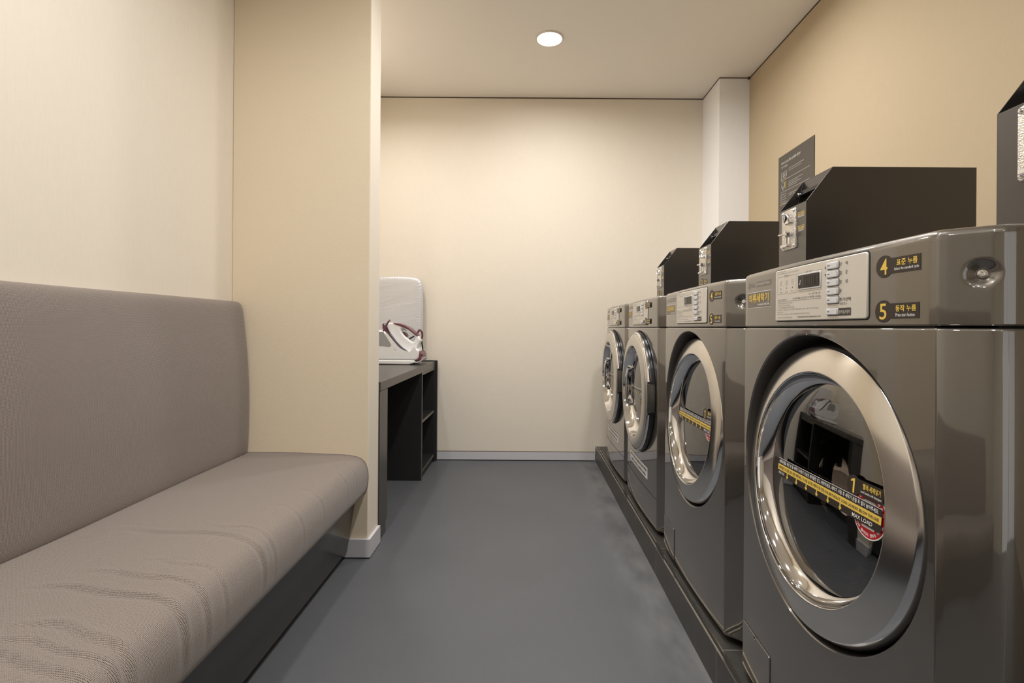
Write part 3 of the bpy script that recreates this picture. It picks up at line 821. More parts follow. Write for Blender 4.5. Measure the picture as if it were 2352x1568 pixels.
def keyhole(cx, cz, r, xr, zt, zb):
    """round badge with a rectangular tab to the right"""
    p = []
    a0 = math.asin(min(.95, (zt - cz) / r)) if abs(zt - cz) < r else 0.9; a1 = math.asin(max(-.95, (zb - cz) / r)) if abs(zb - cz) < r else -0.9
    k = 30
    for i in range(k + 1):
        a = a0 + (2 * PI + a1 - a0) * i / k
        p.append((cx + r * math.cos(a), cz + r * math.sin(a)))
    return p + [(xr, zb), (xr, zt)]
def step_badge(m, cx, cz, r, xr, zt, zb, num, kor, eng, y, surf):
    m.prism(keyhole(cx, cz, r, xr, zt, zb), y - .0004, y + .0002, STICK, surf=surf)
    Y = y - .0007
    if num == '1':
        m.poly([(cx - r * .02, cz - r * .72), (cx + r * .24, cz - r * .72), (cx + r * .24, cz + r * .70), (cx + r * .06, cz + r * .70), (cx - r * .34, cz + r * .50), (cx - r * .34, cz + r * .30), (cx - r * .02, cz + r * .42)], Y, YEL, surf)
    else:
        m.text(num, cx - r * .02, cz - r * .72, r * .84, r * 1.42, Y, YEL, surf, 0.008, 'C', res=6)
    w0 = cx + r * 1.15; w1 = xr; hh = zt - zb
    m.text(kor, (w0 + w1) / 2, zb + hh * .46, (w1 - w0) * .80, hh * .40, Y, YEL, surf, 0.018, 'C')
    m.text(eng, (w0 + w1) / 2 - .001, zb + hh * .14, (w1 - w0) * (.94 if len(eng) > 18 else .74), hh * .22, Y, WHT, surf, 0.01, 'C')

def line(m, x0, z0, x1, z1, t, y, mt, surf):
    if abs(x1 - x0) > abs(z1 - z0):
        n = max(1, int(abs(x1 - x0) / 0.02)); o = len(m.v)
        for k in range(n + 1):
            x = x0 + (x1 - x0) * k / n; z = z0 + (z1 - z0) * k / n
            m.v += [(x, y + surf(x), z - t / 2), (x, y + surf(x), z + t / 2)]
        for k in range(n): m.face((o + 2 * k, o + 2 * k + 2, o + 2 * k + 3, o + 2 * k + 1), mt)
    else:
        m.add([(x0 - t / 2, y + surf(x0), z0), (x0 + t / 2, y + surf(x0), z0), (x0 + t / 2, y + surf(x0), z1), (x0 - t / 2, y + surf(x0), z1)], [(0, 1, 2, 3)], mt)

def console_face(root, washer):
    """control panel with its display, keys and print, logo, name badge and step badges"""
    X0, X1, Z0, Z1 = (-0.1172, 0.1628, 0.9370, 1.0388) if washer else (-0.137, 0.150, 0.9365, 1.0385)
    m = MB(); slab(m, X0 - .0022, X1 + .0022, Z0 - .0022, Z1 + .0022, 0.008, 0.0004, 0.0003, DARKGAP); 
    slab(m, X0, X1, Z0, Z1, 0.006, 0.0030, 0.0014, PLATE)
    cp = m.build('control_panel', root, off=(0, 0, -ZB))
    tag(cp, 'pale silver control panel')
    Y = -0.0034
    dx = 0.0 if washer else -0.018
    # display
    m = MB(); slab(m, -0.0270 + dx, 0.0470 + dx, 0.9935, 1.0235, 0.003, 0.0022, 0.0008, BUTTON, y=-.0022)
    slab(m, -0.0245 + dx, 0.0443 + dx, 0.9965, 1.0208, 0.002, 0.0008, 0.0004, SCREEN, y=-.0042)
    yy = -0.0053
    for k in range(4):
        x = -0.002 + dx + k * 0.0112 + (0.002 if k > 1 else 0)
        for (a, b, c, d) in ((0, .0085, .0060, .0085), (0, 0, .0060, 0), (0, -.0085, .0060, -.0085)):
            line(m, x + a + .0008, 1.0087 + b, x + c + .0002, 1.0087 + d, .0013, yy, SEG, F)
        for (a, b, c, d) in ((0, 0, 0, .008), (.007, 0, .007, .008), (0, -.008, 0, 0), (.007, -.008, .007, 0)):
            line(m, x + a, 1.0087 + b, x + c, 1.0087 + d, .0013, yy, SEG, F)
    line(m, -0.0085 + dx, 0.9975, -0.0085 + dx, 1.0198, .0006, yy, INKL, F)
    m.text('Easy', -0.0165 + dx, 1.0055, 0.009, 0.0045, yy, WHT, F, .01, 'C', rot=1.35)
    m.build('display', cp, off=(0, 0, -ZB), merge=False)
    # keys
    rows = [1.0272, 1.0129, 0.9986, 0.9840, 0.9694, 0.9499] if washer else [1.0255, 1.0112, 0.9969, 0.9827, 0.9484]
    bx = 0.0812 if washer else 0.0640
    for i, z in enumerate(rows):
        m = MB()
        slab(m, bx - .0160, bx + .0160, z - .0065, z + .0062, .002, .0006, .0003, DARKGAP, y=-.0028, n=6)
        slab(m, bx - .0150, bx + .0150, z - .0055, z + .0057, .0020, .0042, .0014, BUTTON, y=-.0028, n=8)
        slab(m, bx - .0100, bx - .0040, z - .0002, z + .0010, .0004, .0004, .0002, INK, y=-.0070, n=3)
        m.build('button', cp, off=(0, 0, -ZB))
    # print
    m = MB()
    if washer:
        lab = [('강', 0.0980, 1.0245, .0055), ('력', 0.1125, 1.0245, .0055), ('표', 0.0980, 1.0102, .0055), ('준', 0.1125, 1.0102, .0055), ('합', 0.0980, 0.9958, .0055), ('섬', 0.1125, 0.9958, .0055), ('울', 0.0980, 0.9812, .0052)]
        for t_, x, z, w_ in lab: m.text(t_, x, z, w_, .0058, Y, INK, F)
        m.text('추가선택', 0.0980, 0.9664, 0.0278, .0062, Y, INK, F, .005)
        m.text('*설정코스', 0.0980, 0.9605, 0.019, .0040, Y, INK, F)
        m.prism([(a, b) for a, b in rrect(0.0965, 0.1262, 0.9432, 0.9556, .0015)], Y, Y + .001, INK, surf=F)
        m.text('동작/일시정지', 0.0980, 0.9462, 0.0268, .0062, Y - .0004, PLATE, F, .01)
    else:
        for t_, z in (('표준', 1.0230), ('강', .0087 + 1.0), ('약', .9945), ('시간', .9803)): m.text(t_, bx + .0180, z, None, .0048, Y, INKL, F)
        m.prism([(a, b) for a, b in rrect(bx + .0165, bx + .043, 0.9420, 0.9545, .0015)], Y, Y + .001, INK, surf=F)
        m.text('동작/정지', bx + .0185, 0.9453, 0.022, .0058, Y - .0004, PLATE, F, .01)
    for z, s_ in ((1.0268, 1), (1.0129, -1)):
        x = bx - .0215; m.add([(x - .0026, Y + F(x), z - .0022 * s_), (x + .0026, Y + F(x), z - .0022 * s_), (x, Y + F(x), z + .0024 * s_)], [(0, 1, 2)], INK)
    D = dx
    def frame(x0, x1, z0, z1, title):
        mid = (x0 + x1) / 2; w_ = .0085 if x1 - x0 < .075 else .0115
        line(m, x0, z0, x1, z0, .0004, Y, INKL, F); line(m, x0, z0, x0, z1, .0004, Y, INKL, F); line(m, x1, z0, x1, z1, .0004, Y, INKL, F)
        line(m, x0, z1, mid - w_ - .001, z1, .0004, Y, INKL, F); line(m, mid + w_ + .001, z1, x1, z1, .0004, Y, INKL, F)
        m.text(title, mid, z1 - .0022, w_ * 1.9, .0046, Y, INK, F, 0, 'C')
    frame(-0.1070 + D * .4, -0.0340 + D, 0.9905, 1.0252, '진행 표시'); frame(-0.0293 + D, 0.0480 + D, 0.9905, 1.0248, '남은 시간')
    for k, t_ in enumerate(('세 탁', '헹 굼', '탈 수')):
        x = -0.0935 + .0230 * k + D * .7
        m.text(t_, x, 0.9925, .0095, .0030, Y, INKL, F, 0, 'C')
        m.disc(x, 1.0012, .0012, Y, INK, 12, F)
        z = 1.008
        for q in ((-.003, z, -.003, z + .008), (.003, z, .003, z + .008), (-.003, z, .003, z), (-.003, z + .008, -.0008, z + .008), (.0008, z + .008, .003, z + .008), (-.002, z + .004, .002, z + .004)):
            line(m, x + q[0], q[1], x + q[2], q[3], .0005, Y, INKL, F)
        if k < 2: m.disc(x + .0115, 1.0070, .0006, Y, INK, 8, F)
    m.text('S005=기동 대기 표시', -0.1070 + D * .4, 1.0338, .034, .0026, Y, INKL, F)
    m.text('(남은 시간 깜박임 표시는 기동되지 못한 것을 뜻함)', -0.1070 + D * .4, 1.0298, .082, .0026, Y, INKL, F)
    m.disc(0.0105 + D, 0.9848, .0010, Y, INK, 10, F); m.text('o-문 잠 금', 0.0140 + D, 0.9832, .031, .0032, Y, INK, F)
    m.text('사용 시 주의 사항', -0.1065 + D * .4, 0.9768, .036, .0036, Y, INK, F)
    m.text('UE=세탁물을 고르게 편 후 동작을 누르세요.' if washer else '건조물을 고르게 펴서 넣으세요.', -0.046 + D, 0.9772, .093, .0037, Y, INK, F)
    line(m, -0.1068 + D * .4, 0.9752, 0.0478 + D, 0.9752, .0005, Y, INK, F)
    for k, (t_, w_) in enumerate((('1.용량이 초과될 때까지 옷을 넣지 마세요.', .060), ('2.인화성이 강한 것을 넣지 마세요.', .050), ('3.옷이 돌때 세탁물을 꺼내거나 빼지 마세요.', .066), ('4.가연성인 신나, 벤젠, 휘발유, 드라이클리닝 세제, 솔벤트, 식용유, 지방류 등이 묻은 옷감을', .146), ('  세탁하지 마세요.', .022), ('5.세탁기가 어린 아이에게 놀거나, 세탁기 내부에 들어가지 않도록 주의하세요.', .118))):
        m.text(t_, -0.1062 + D * .4, 0.9702 - k * .00435, w_, .0029, Y, INKL, F, res=1)
    m.text('*자세한 내용은 사용설명서를 참조하세요.', -0.1062 + D * .4, 0.9420, .058, .0028, Y, INKL, F, res=1)
    m.text('www.lgcommerciallaundry.co.kr', -0.0285 + D, 0.9415, .076, .0040, Y, INK, F, .008)
    m.build('panel_print', cp, off=(0, 0, -ZB), merge=False, smooth=0)
    # maker's mark and plate
    m = MB(); lx = -0.2560 if washer else -0.2540
    R_ = .0068
    o = len(m.v)
    for r in (R_, R_ * .84):
        m.v += [(lx + r * math.cos(2 * PI * k / 36), F(lx) - .0004, 1.0200 + r * math.sin(2 * PI * k / 36)) for k in range(36)]
    for k in range(36): m.face((o + k, o + (k + 1) % 36, o + 36 + (k + 1) % 36, o + 36 + k), LOGO)
    line(m, lx - .0005, 1.0165, lx - .0005, 1.0232, .0011, -.0004, LOGO, F); line(m, lx - .0005, 1.0168, lx + .0022, 1.0168, .0010, -.0004, LOGO, F)
    line(m, lx + .0005, 1.0202, lx + .0045, 1.0202, .0010, -.0004, LOGO, F); m.disc(lx - .0032, 1.0225, .0010, -.0004, LOGO, 10, F)
    m.text('LG', lx + .0105, 1.0150, .0165, .0100, -.0004, LOGO, F)
    slab(m, -0.2205, -0.1430, 1.0146, 1.0268, .0004, .0003, .0001, LOGO, n=8)
    m.text('Commercial Washer' if washer else 'Commercial Dryer', -0.1818, 1.0172, .072, .0072, -.0008, PLATE, F, 0, 'C')
    m.build('maker_mark', root, off=(0, 0, -ZB), merge=False, smooth=0)
    m = MB(); nx0, nx1 = (-0.2665, -0.1425) if washer else (-0.2720, -0.1700)
    slab(m, nx0, nx1, 0.9680, 1.0040, .0006, .0004, .0001, BUTTON, n=10)
    slab(m, nx0 + .0012, nx1 - .0012, 0.9692, 1.0028, .0006, .0006, .0001, STICKL, n=10)
    m.text('의류세탁기' if washer else '의류건조기', (nx0 + nx1) / 2, 0.9800, (nx1 - nx0) * .84, .0195, -.0010, YEL, F, .025, 'C')
    m.text('WASHER·의류전용' if washer else 'DRYER·의류전용', nx1 - .007, 0.9722, .058, .0052, -.0010, WHT, F, .012, 'R')
    m.build('name_badge', root, off=(0, 0, -ZB), merge=False, smooth=0)
    if washer:
        m = MB(); step_badge(m, 0.1940, 1.0118, .0163, .2580, 1.0227, 1.0003, '4', '표준 누름', 'Select the standard cycle', -.0002, F)
        tag(m.build('step_badge', root, off=(0, 0, -ZB), merge=False, smooth=0), 'brown badge numbered 4')
        m = MB(); step_badge(m, 0.1925, 0.9470, .0163, .2560, 0.9580, 0.9360, '5', '동작 누름', 'Press start button', -.0002, F)
        tag(m.build('step_badge', root, off=(0, 0, -ZB), merge=False, smooth=0), 'brown badge numbered 5')
    else:
        m = MB(); step_badge(m, 0.1300, 1.0180, .0160, .1935, 1.0285, 1.0070, '3', '코스선택', 'Select cycle', -.0036, F)
        tag(m.build('step_badge', root, off=(0, 0, -ZB), merge=False, smooth=0), 'brown badge numbered 3')
        m = MB(); step_badge(m, 0.1290, 0.9500, .0160, .1925, 0.9605, 0.9390, '4', '동작 누름', 'Press start', -.0036, F)
        tag(m.build('step_badge', root, off=(0, 0, -ZB), merge=False, smooth=0), 'brown badge numbered 4')
HINGE = mat('hinge_grey', (0.10, 0.095, 0.085), 0.3, 0.6)
STICKL = mat('badge_taupe', (0.17, 0.14, 0.115), 0.4)

def max_band(m, y, x0, x1, z0, z1, washer=True):
    """three-stripe maximum load strip"""
    h = z1 - z0; a = z0 + h * .335; b = z0 + h * .66
    g = lambda x: 0
    m.box(x0, x1, y, y + .0004, z0, z1, STICK); m.box(x0, x1, y - .0002, y, a, b, YEL); m.box(x0, x1, y - .0002, y, z1 - h * .02, z1, WHT)
    Y = y - .0005
    m.text('세탁라벨을 확인 후 물 세탁기 사용이 가능한 세탁물만 넣고 세탁하세요. 세탁기 사용 후 세탁기 문을 꼭 열어 놓아주세요.', x0 + .004, b + h * .07, (x1 - x0) - .010, h * .20, Y, WHT, None, .012)
    m.text('세탁물은 이 선을 넘지 않게 해주세요. 이 선을 넘으면 세탁이 잘 안됨 FOR BEST RESULT, LOAD LAUNDRY BELOW THIS LINE.', x0 + .004, a + h * .07, (x1 - x0) - .008, h * .18, Y, INK, None, .012)
    m.text('세탁물 적정선', x0 + .004, z0 + h * .12, .022, h * .15, Y, WHT, None, .01)
    m.text('MAX LOAD', x1 - .018, z0 + h * .08, .048, h * .18, Y, WHT, None, .008, 'R')
    for k in range(6):
        x = x0 + .038 + k * .0345; t = .0016
        m.poly([(x - t, a), (x - t, z0 + h * .17), (x - .0045, z0 + h * .17), (x, z0 + h * .01), (x + .0045, z0 + h * .17), (x + t, z0 + h * .17), (x + t, a)], Y, YEL)
def arc_text(m, body, cx, cz, r, a0, a1, ht, y, mt, inward=False):
    n = len(body)
    for i, ch in enumerate(body):
        if ch == ' ': continue
        a = a0 + (a1 - a0) * (i + .5) / n
        x = cx + r * math.cos(a); z = cz + r * math.sin(a)
        s = len(m.v); m.text(ch, 0, -ht / 2, None, ht, 0, mt, None, .015, 'C')
        rot = a - PI / 2 if not inward else a + PI / 2
        ca, sa = math.cos(rot), math.sin(rot)
        for k in range(s, len(m.v)):
            X, _, Z = m.v[k]; m.v[k] = (x + X * ca - Z * sa, y, z + X * sa + Z * ca)

def make_washer():
    root = thing('washing_machine', 'x', 'washing machine')
    m = MB(); z0, z1 = 0.113, 0.9235
    za, zb_ = shell(m, z0, z1, 0.016, 0.004, PAINT, True)
    angs = holed_panel(m, za, zb_, DZ, 0.2715, PAINT)
    hole_wall(m, angs, DZ, 0.2715, [(0, 0, 1), (-.0005, .0007, 1), (-.0014, .0014, 1), (-.0024, .0026, 1)], PAINT)
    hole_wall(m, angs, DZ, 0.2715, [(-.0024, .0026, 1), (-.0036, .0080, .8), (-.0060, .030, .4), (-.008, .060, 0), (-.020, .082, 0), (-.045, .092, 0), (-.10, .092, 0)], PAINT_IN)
    m.box(-0.318, 0.318, 0.055, DEPTH - .01, z1 - .004, 0.9300, DARKGAP); m.box(-0.275, 0.275, 0.012, .06, z1 - .004, 0.9300, DARKGAP)
    m.build('cabinet', root, off=(0, 0, -ZB))
    console_mesh(True).build('console', root, off=(0, 0, -ZB))
    console_face(root, True)
    # screws in the dimples
    for s_ in (-1, 1):
        m = MB(); m.lathe([(0, -.0022), (.0018, -.0024), (.0022, -.0012), (.0030, -.0012), (.0036, -.0020), (.0050, -.0018), (.0058, -.0004), (.0058, .003)], CHROME, 24)
        o = m.build('screw', root); o.location = (s_ * 0.3065, 0.0450, 0.990 - ZB); o.rotation_euler = (0, 0, math.radians(44 * s_))
    # door
    dr = bpy.data.objects.new('door', None); 
    m = MB()
    m.lathe([(.246, .050), (.2555, .038), (.2585, .026), (.2590, .018), (.2586, .0150)], CHROME, 160)
    m.lathe([(.2586, .0150), (.2575, .0125), (.2510, .0005), (.2500, -.0004)], BEVEL, 160)
    m.lathe([(.2500, -.0004), (.2492, -.0009), (.2055, -.0105), (.2040, -.0108)], BRUSH, 160)
    m.lathe([(.2040, -.0108), (.2028, -.0104), (.2018, -.0088)], CHROME, 160)
    m.lathe([(.248, .050), (.20, .055)], RUBBER, 96)
    door = m.build('door', root, smooth=50); door.location = (0, 0.0095, DZ - .003 - ZB); door.rotation_euler = (math.radians(-3.9), 0, 0)
    m = MB(); m.lathe([(.2018, -.0088), (.2012, -.0040), (.1990, .0020), (.1955, .0090), (.1900, .0160), (.1858, .0195), (.1845, .0200)], CHROME, 160)
    tag(m.build('inner_rim', door, smooth=60), 'polished chrome inner rim')
    m = MB(); m.lathe([(.1845, .0200), (.1830, .0195), (.1500, .0165), (.1000, .0135), (.0500, .0118), (.0, .0112)], GLASS, 128)
    m.build('door_glass', door, smooth=60)
    m = MB(); m.lathe([(.1845, .021), (.176, .030), (.168, .050), (.160, .085), (.150, .125), (.150, .135), (.165, .140)], RUBBER, 128)
    m.build('door_bowl_rim', door, smooth=60)
    m = MB(); m.lathe([(.1640, .060), (.1560, .085), (.1420, .110), (.1150, .128), (.0700, .138), (.0, .142)], GLASS, 96)
    m.build('glass_bowl', door, smooth=60)
    m = MB(); m.box(.238, .2575, .010, .034, -.014, .014, BLACKP); bevel(m.build('hinge', door, smooth=0), .003)
    # stickers on the glass; the glass is all but flat there
    m = MB(); cx, cz, r = .1420, -.0035, .0385; y = .0090
    m.disc(cx, cz, r, y + .0008, WHT, 60); m.disc(cx, cz, r * .95, y + .0006, RED, 60)
    m.poly(rrect(cx - .019, cx + .019, cz - .008, cz + .022, .009), y + .0004, INK); m.poly(rrect(cx - .0175, cx + .0175, cz - .0065, cz + .0205, .008), y + .0002, GREYI)
    m.poly(rrect(cx - .015, cx + .015, cz - .0225, cz - .0185, .002), y + .0002, WHT)
    arc_text(m, '어린이 및 애완동물이', cx, cz, r * .80, PI * .95, PI * .05, .0060, y, WHT); arc_text(m, '제품 안에 들어가지 못하게 하십시오', cx, cz, r * .82, PI * 1.08, PI * 1.92, .0052, y, WHT, True)
    tag(m.build('warning_sticker', door, merge=False, smooth=0), 'round red warning sticker')
    m = MB(); step_badge(m, .1030, .0300, .0165, .1720, .0432, .0200, '1', '빨래·세제넣기', 'Load laundry with detergent', .0080, None)
    tag(m.build('step_badge', door, merge=False, smooth=0), 'dark badge numbered 1')
    m = MB(); max_band(m, .0066, -.1345, .1735, -.0215, .0150)
    tag(m.build('max_load_sticker', door, merge=False, smooth=0), 'black and yellow maximum load strip')
    # drum behind the glass
    m = MB(); m.lathe([(.150, .235), (.165, .150), (.205, .155), (.215, .165)], RUBBER, 96)
    m.lathe([(.215, .165), (.222, .180), (.222, .460), (.205, .480), (.0, .490)], DRUM, 96)
    for k in range(3):
        a = 2 * PI * k / 3 + 1.9; s = len(m.v)
        m.prism([(-.030, -.222), (-.014, -.168), (.014, -.168), (.030, -.222)], .20, .45, DRUM, .02)
        m.xform(Matrix.Rotation(a, 4, 'Y'), s)
    d = m.build('drum', root, smooth=40); d.location = (0, 0, DZ - ZB); d.rotation_euler = (math.radians(-3.9), 0, 0)
    # service flap
    m = MB()
    slab(m, -0.2795, -0.1345, 0.1225, 0.2335, .006, .0006, .0003, DARKGAP, n=10); slab(m, -0.2785, -0.1355, 0.1235, 0.2325, .005, .0022, .0006, PAINT, n=12)
    fl = m.build('service_flap', root, off=(0, 0, -ZB))
    m = MB(); m.poly([(-.216, .2328), (-.200, .2328), (-.203, .2270), (-.208, .2245), (-.213, .2270)], -.0030 + F(.208), CHROME); m.poly([(-.2135, .2318), (-.2025, .2318), (-.208, .2265)], -.0033 + F(.208), DARKGAP)
    m.build('latch', fl, off=(0, 0, -ZB), merge=False, smooth=0)
    for sx in (-1, 1):
        for y in (.10, .65):
            m = MB(); m.add(*cyl(.022, 0, 0.0136, 20), RUBBER); o = m.build('foot', root); o.location = (sx * .26, y, 0)
    return root
def cyl(r, z0, z1, n):
    vs = [(r * math.cos(2 * PI * k / n), r * math.sin(2 * PI * k / n), z) for z in (z0, z1) for k in range(n)]
    fs = [(k, (k + 1) % n, n + (k + 1) % n, n + k) for k in range(n)] + [list(range(n))[::-1], list(range(n, 2 * n))]
    return vs, fs

def make_dryer():
    root = thing('tumble_dryer', 'x', 'tumble dryer')
    m = MB(); z0, z1 = 0.113, 0.9235
    za, zb_ = shell(m, z0, z1, 0.016, 0.004, PAINT, True)
    angs = holed_panel(m, za, zb_, DZ, 0.2700, PAINT)
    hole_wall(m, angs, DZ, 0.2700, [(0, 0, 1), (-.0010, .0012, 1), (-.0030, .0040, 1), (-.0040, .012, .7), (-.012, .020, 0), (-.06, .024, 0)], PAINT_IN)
    m.box(-0.318, 0.318, 0.055, DEPTH - .01, z1 - .004, 0.9300, DARKGAP); m.box(-0.275, 0.275, 0.012, .06, z1 - .004, 0.9300, DARKGAP)
    # dark joint of the lower service panel
    for a in range(24):
        x0 = -0.281 + .562 * a / 24; x1 = x0 + .562 / 24
        m.add([(x0, F(x0) - .0004, .2418), (x1, F(max(-.281, min(.281, x1))) - .0004, .2418), (x1, F(max(-.281, min(.281, x1))) - .0004, .2440), (x0, F(x0) - .0004, .2440)], [(0, 1, 2, 3)], DARKGAP)
    m.build('cabinet', root, off=(0, 0, -ZB))
    console_mesh(False).build('console', root, off=(0, 0, -ZB))
    console_face(root, False)
    m = MB()
    m.lathe([(.262, .018), (.2660, .004), (.2665, -.010), (.2640, -.016)], BLACKP, 160)
    m.lathe([(.2640, -.016), (.2625, -.020), (.2590, -.0228), (.2560, -.0238)], CHROME, 160)
    m.lathe([(.2560, -.0238), (.2550, -.0222), (.2540, -.0242)], BLACKP, 160)
    m.lathe([(.2540, -.0242), (.2500, -.0268), (.2380, -.0300), (.2250, -.0325), (.2100, -.0345), (.2040, -.0350), (.2005, -.0330)], SILVERP, 160)
    m.lathe([(.262, .018), (.19, .020)], RUBBER, 96)
    door = m.build('door', root, smooth=45); door.location = (0, 0.0, DZ - .001 - ZB)
    m = MB(); m.lathe([(.2005, -.0330), (.1985, -.0260), (.1950, -.0120), (.1880, .0020), (.1800, .0080), (.1780, .0085)], CHROME, 160)
    tag(m.build('inner_rim', door, smooth=60), 'polished chrome inner rim')
    m = MB(); m.lathe([(.1780, .0085), (.1700, .0045), (.1400, -.0030), (.1000, -.0085), (.0500, -.0120), (.0, -.0130)], GLASS, 128); m.build('door_glass', door, smooth=60)
    m = MB(); m.lathe([(.178, .010), (.170, .030), (.160, .070), (.150, .100)], RUBBER, 96); m.build('door_bowl_rim', door, smooth=60)
    m = MB()
    for x in (-.178, -.164):
        m.tube([(x, .004, -.085), (x, -.018, -.080), (x, -.0225, -.055), (x, -.0225, .055), (x, -.018, .080), (x, .004, .085)], .0052, CHROME, 14)
    tag(m.build('door_handle', door, smooth=50), 'upright polished door handle')
    m = MB(); m.lathe([(.2585, -.0245), (.2690, -.0200), (.2700, .0)], RUBBER, 160)
    keep = [(v) for v in m.v]
    m2 = MB(); seg = []
    n = 14
    for k in range(n + 1):
        a = -.215 + .43 * k / n; ca, sa = math.cos(a), math.sin(a)
        seg.append([(r * ca, y, r * sa) for r, y in ((.2535, -.0240), (.2572, -.0246), (.2632, -.0212), (.2668, -.0130), (.2672, .004))])
    o = len(m2.v)
    for s_ in seg: m2.v += s_
    for k in range(n):
        for q in range(4): m2.face((o + k * 5 + q, o + (k + 1) * 5 + q, o + (k + 1) * 5 + q + 1, o + k * 5 + q + 1), HINGE)
    m2.face([o + q for q in range(5)], BLACKP); m2.face([o + n * 5 + q for q in range(5)], BLACKP)
    for a in (-.235, .235):
        ca, sa = math.cos(a), math.sin(a); s = len(m2.v)
        m2.box(.2540, .2700, -.0250, .004, -.004, .004, BLACKP)
        m2.xform(Matrix.Rotation(-a, 4, 'Y'), s)
    m2.build('hinge_cover', door, smooth=40)
    m = MB(); s = 0
    max_band(m, 0, -.130, .165, -.012, .022)
    for k in range(len(m.v)):
        x, y, z = m.v[k]; r = math.hypot(x, z) / .178
        m.v[k] = (x, y - .0148 + .021 * r * r * r, z)
    tag(m.build('max_load_sticker', door, merge=False, smooth=0), 'black and yellow strip')
    m = MB(); step_badge(m, .090, -.040, .0150, .150, -.030, -.050, '1', '빨래 넣기', 'Load laundry', 0, None)
    for k in range(len(m.v)):
        x, y, z = m.v[k]; r = math.hypot(x, z) / .178
        m.v[k] = (x, y - .0150 + .021 * r * r * r, z)
    tag(m.build('step_badge', door, merge=False, smooth=0), 'dark badge numbered 1')
    m = MB(); m.lathe([(.150, .100), (.205, .105), (.222, .120), (.222, .420), (.205, .440), (.0, .445)], DRUM, 96)
    d = m.build('drum', root, smooth=40); d.location = (0, 0, DZ - ZB)
    m = MB()
    slab(m, -0.186, 0.161, 0.2830, 0.3360, .001, .0006, .0001, INK, n=16); slab(m, -0.184, 0.159, 0.2850, 0.3340, .001, .0010, .0001, WHT, n=16)
    m.text('건조기 사용 후 먼지 필터를 꼭 청소해 주세요', -.0125, .3125, .315, .015, -.0016, INK, F, .02, 'C', res=1)
    m.text('신발 및 고무류는 건조하지 마세요', -.0125, .2915, .29, .014, -.0016, INK, F, .02, 'C', res=1)
    tag(m.build('notice_sticker', root, off=(0, 0, -ZB), merge=False, smooth=0), 'white printed notice')
    for sx in (-1, 1):
        for y in (.10, .65):
            m = MB(); m.add(*cyl(.022, 0, 0.0136, 20), RUBBER); o = m.build('foot', root); o.location = (sx * .26, y, 0)
    return root

RZ = -PI / 2
def place(o, D): o.location = (XFRONT, D, ZB); o.rotation_euler = (0, 0, RZ)
washer = make_washer(); place(washer, 0.933)
washer['label'] = 'nearest grey-brown front-loading washer at the right edge, its round door fully in view'
wb = copy_tree(washer); place(wb, 1.615)
wb['label'] = 'grey-brown front-loading washer, second from the viewer, between the nearest washer and the dryers'
for o in (washer, wb): o['group'] = 'front-loading washers on the plinth'
dryer = make_dryer(); place(dryer, 2.297)
dryer['label'] = 'grey-brown tumble dryer standing directly beyond the second washer'
db = copy_tree(dryer); place(db, 2.957)
db['label'] = 'farthest grey-brown tumble dryer, nearest the cream back wall'
for o in (dryer, db): o['group'] = 'tumble dryers on the plinth'

